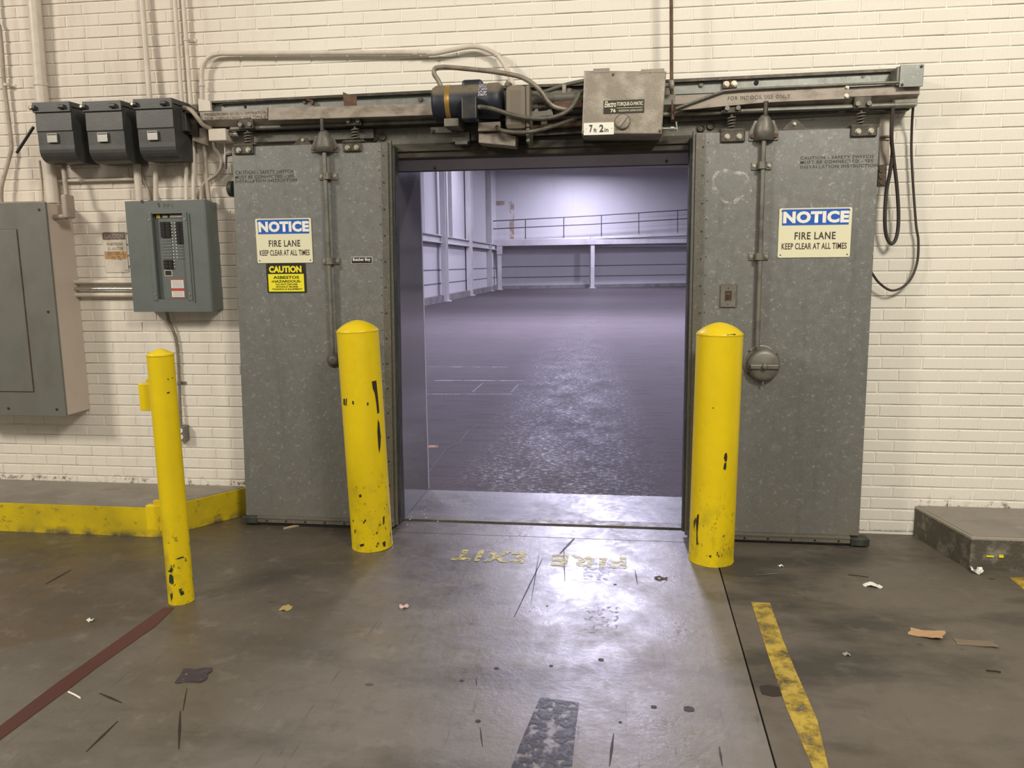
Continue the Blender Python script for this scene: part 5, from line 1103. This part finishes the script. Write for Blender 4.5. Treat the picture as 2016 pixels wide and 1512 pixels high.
def stick(label, p0, p1, r, mat, name='stick', cat='stick', z=None):
    a, b = G(*p0), G(*p1); z = r if z is None else z
    return prop(MB().tube([(a.x, a.y, z), ((a.x+b.x)/2+.002, (a.y+b.y)/2, z+.001), (b.x, b.y, z)], r, 8, 2).build(name, mat), label, cat)
stick('short pale plastic stick beside the red floor stripe', (135, 1364), (158, 1376), .0035, white_p)
stick('thin grey wire piece lying right of the right bollard', (1489, 1133), (1532, 1130), .002, M['grey_metal'], 'wire_piece', 'wire')
stick('thin dark twig near the torn white paper scrap', (1670, 1132), (1710, 1137), .002, M['chip'], 'twig', 'twig')
stick('dark twig near the right edge of the floor', (1942, 1321), (1970, 1324), .003, M['chip'], 'twig', 'twig')
rg = random.Random(21); mb = MB()
for k in range(46):
    px = 800+rg.random()**2*150; py = 972+rg.random()*64; c = G(px, py, .009); r = rg.uniform(.002, .006); t0 = rg.uniform(0, 3)
    if px < 843-(py-962)*.62: continue
    mb.floorpoly([(c.x+r*math.cos(t0+t*2.1)*rg.uniform(.6, 1.4), c.y+r*math.sin(t0+t*2.1)) for t in range(3)], .0072, .0105)
prop(mb.build('debris_chips', white_p), 'tiny white chips scattered on the left of the threshold', 'debris', kind='stuff')
a, b = G(559, 1042), G(606, 1031); dd = (b-a).normalized(); pn = Vector((-dd.y, dd.x, 0))*.014
prop(MB().floorpoly([tuple(a-pn*.6)[:2], tuple(a+pn*.6)[:2], tuple(b+pn)[:2], tuple(b-pn)[:2]], .0015, .008).build('wood_strip', simple('bare_wood', (.46, .37, .24), .7, 0, (.3, .2, .12), .5, 60, 0, (1, 1, 1))), 'pale splinter of wood sticking out beneath the left door', 'wood')

# ------------------------------------------------------------------ screws, bolts and the like: one object each
def islands(me):
    par = list(range(len(me.vertices)))
    def f(i):
        while par[i] != i: par[i] = par[par[i]]; i = par[i]
        return i
    for e in me.edges:
        a, b = f(e.vertices[0]), f(e.vertices[1])
        if a != b: par[a] = b
    g = {}
    for p in me.polygons: g.setdefault(f(p.vertices[0]), []).append(p.index)
    out = []
    for ps in g.values():
        vs = [me.vertices[v].co for p in ps for v in me.polygons[p].vertices]
        out.append([ps, [min(v[i] for v in vs)-.0015 for i in range(3)], [max(v[i] for v in vs)+.0015 for i in range(3)]])
    merged = True
    while merged:
        merged = False
        for i in range(len(out)):
            for j in range(i+1, len(out)):
                A, B = out[i], out[j]
                if all(A[1][k] <= B[2][k] and B[1][k] <= A[2][k] for k in range(3)):
                    A[0] += B[0]; A[1] = [min(A[1][k], B[1][k]) for k in range(3)]; A[2] = [max(A[2][k], B[2][k]) for k in range(3)]
                    out.pop(j); merged = True; break
            if merged: break
    return out
SPLIT = ('screw', 'bolt', 'hole', 'bushing', 'wheel_pin', 'hanger_rod', 'hinge_bolt', 'strap')
for o in [o for o in bpy.data.objects if o.type == 'MESH' and o.name.split('.')[0] in SPLIT]:
    me = o.data; isl = islands(me)
    if len(isl) < 2: continue
    base = o.name.split('.')[0]
    for ps, lo, hi in isl[1:]+isl[:1]:
        idx = {}; vs = []; fs = []; sm = []
        for p in ps:
            pf = []
            for v in me.polygons[p].vertices:
                if v not in idx: idx[v] = len(vs); vs.append(me.vertices[v].co.copy())
                pf.append(idx[v])
            fs.append(pf); sm.append(me.polygons[p].use_smooth)
        m2 = bpy.data.meshes.new(base); m2.from_pydata(vs, [], fs); m2.polygons.foreach_set('use_smooth', sm)
        for mt in me.materials: m2.materials.append(mt)
        if ps is isl[0][0]: o.data = m2
        else: o2 = bpy.data.objects.new(base, m2); COL.objects.link(o2); o2.parent = o.parent
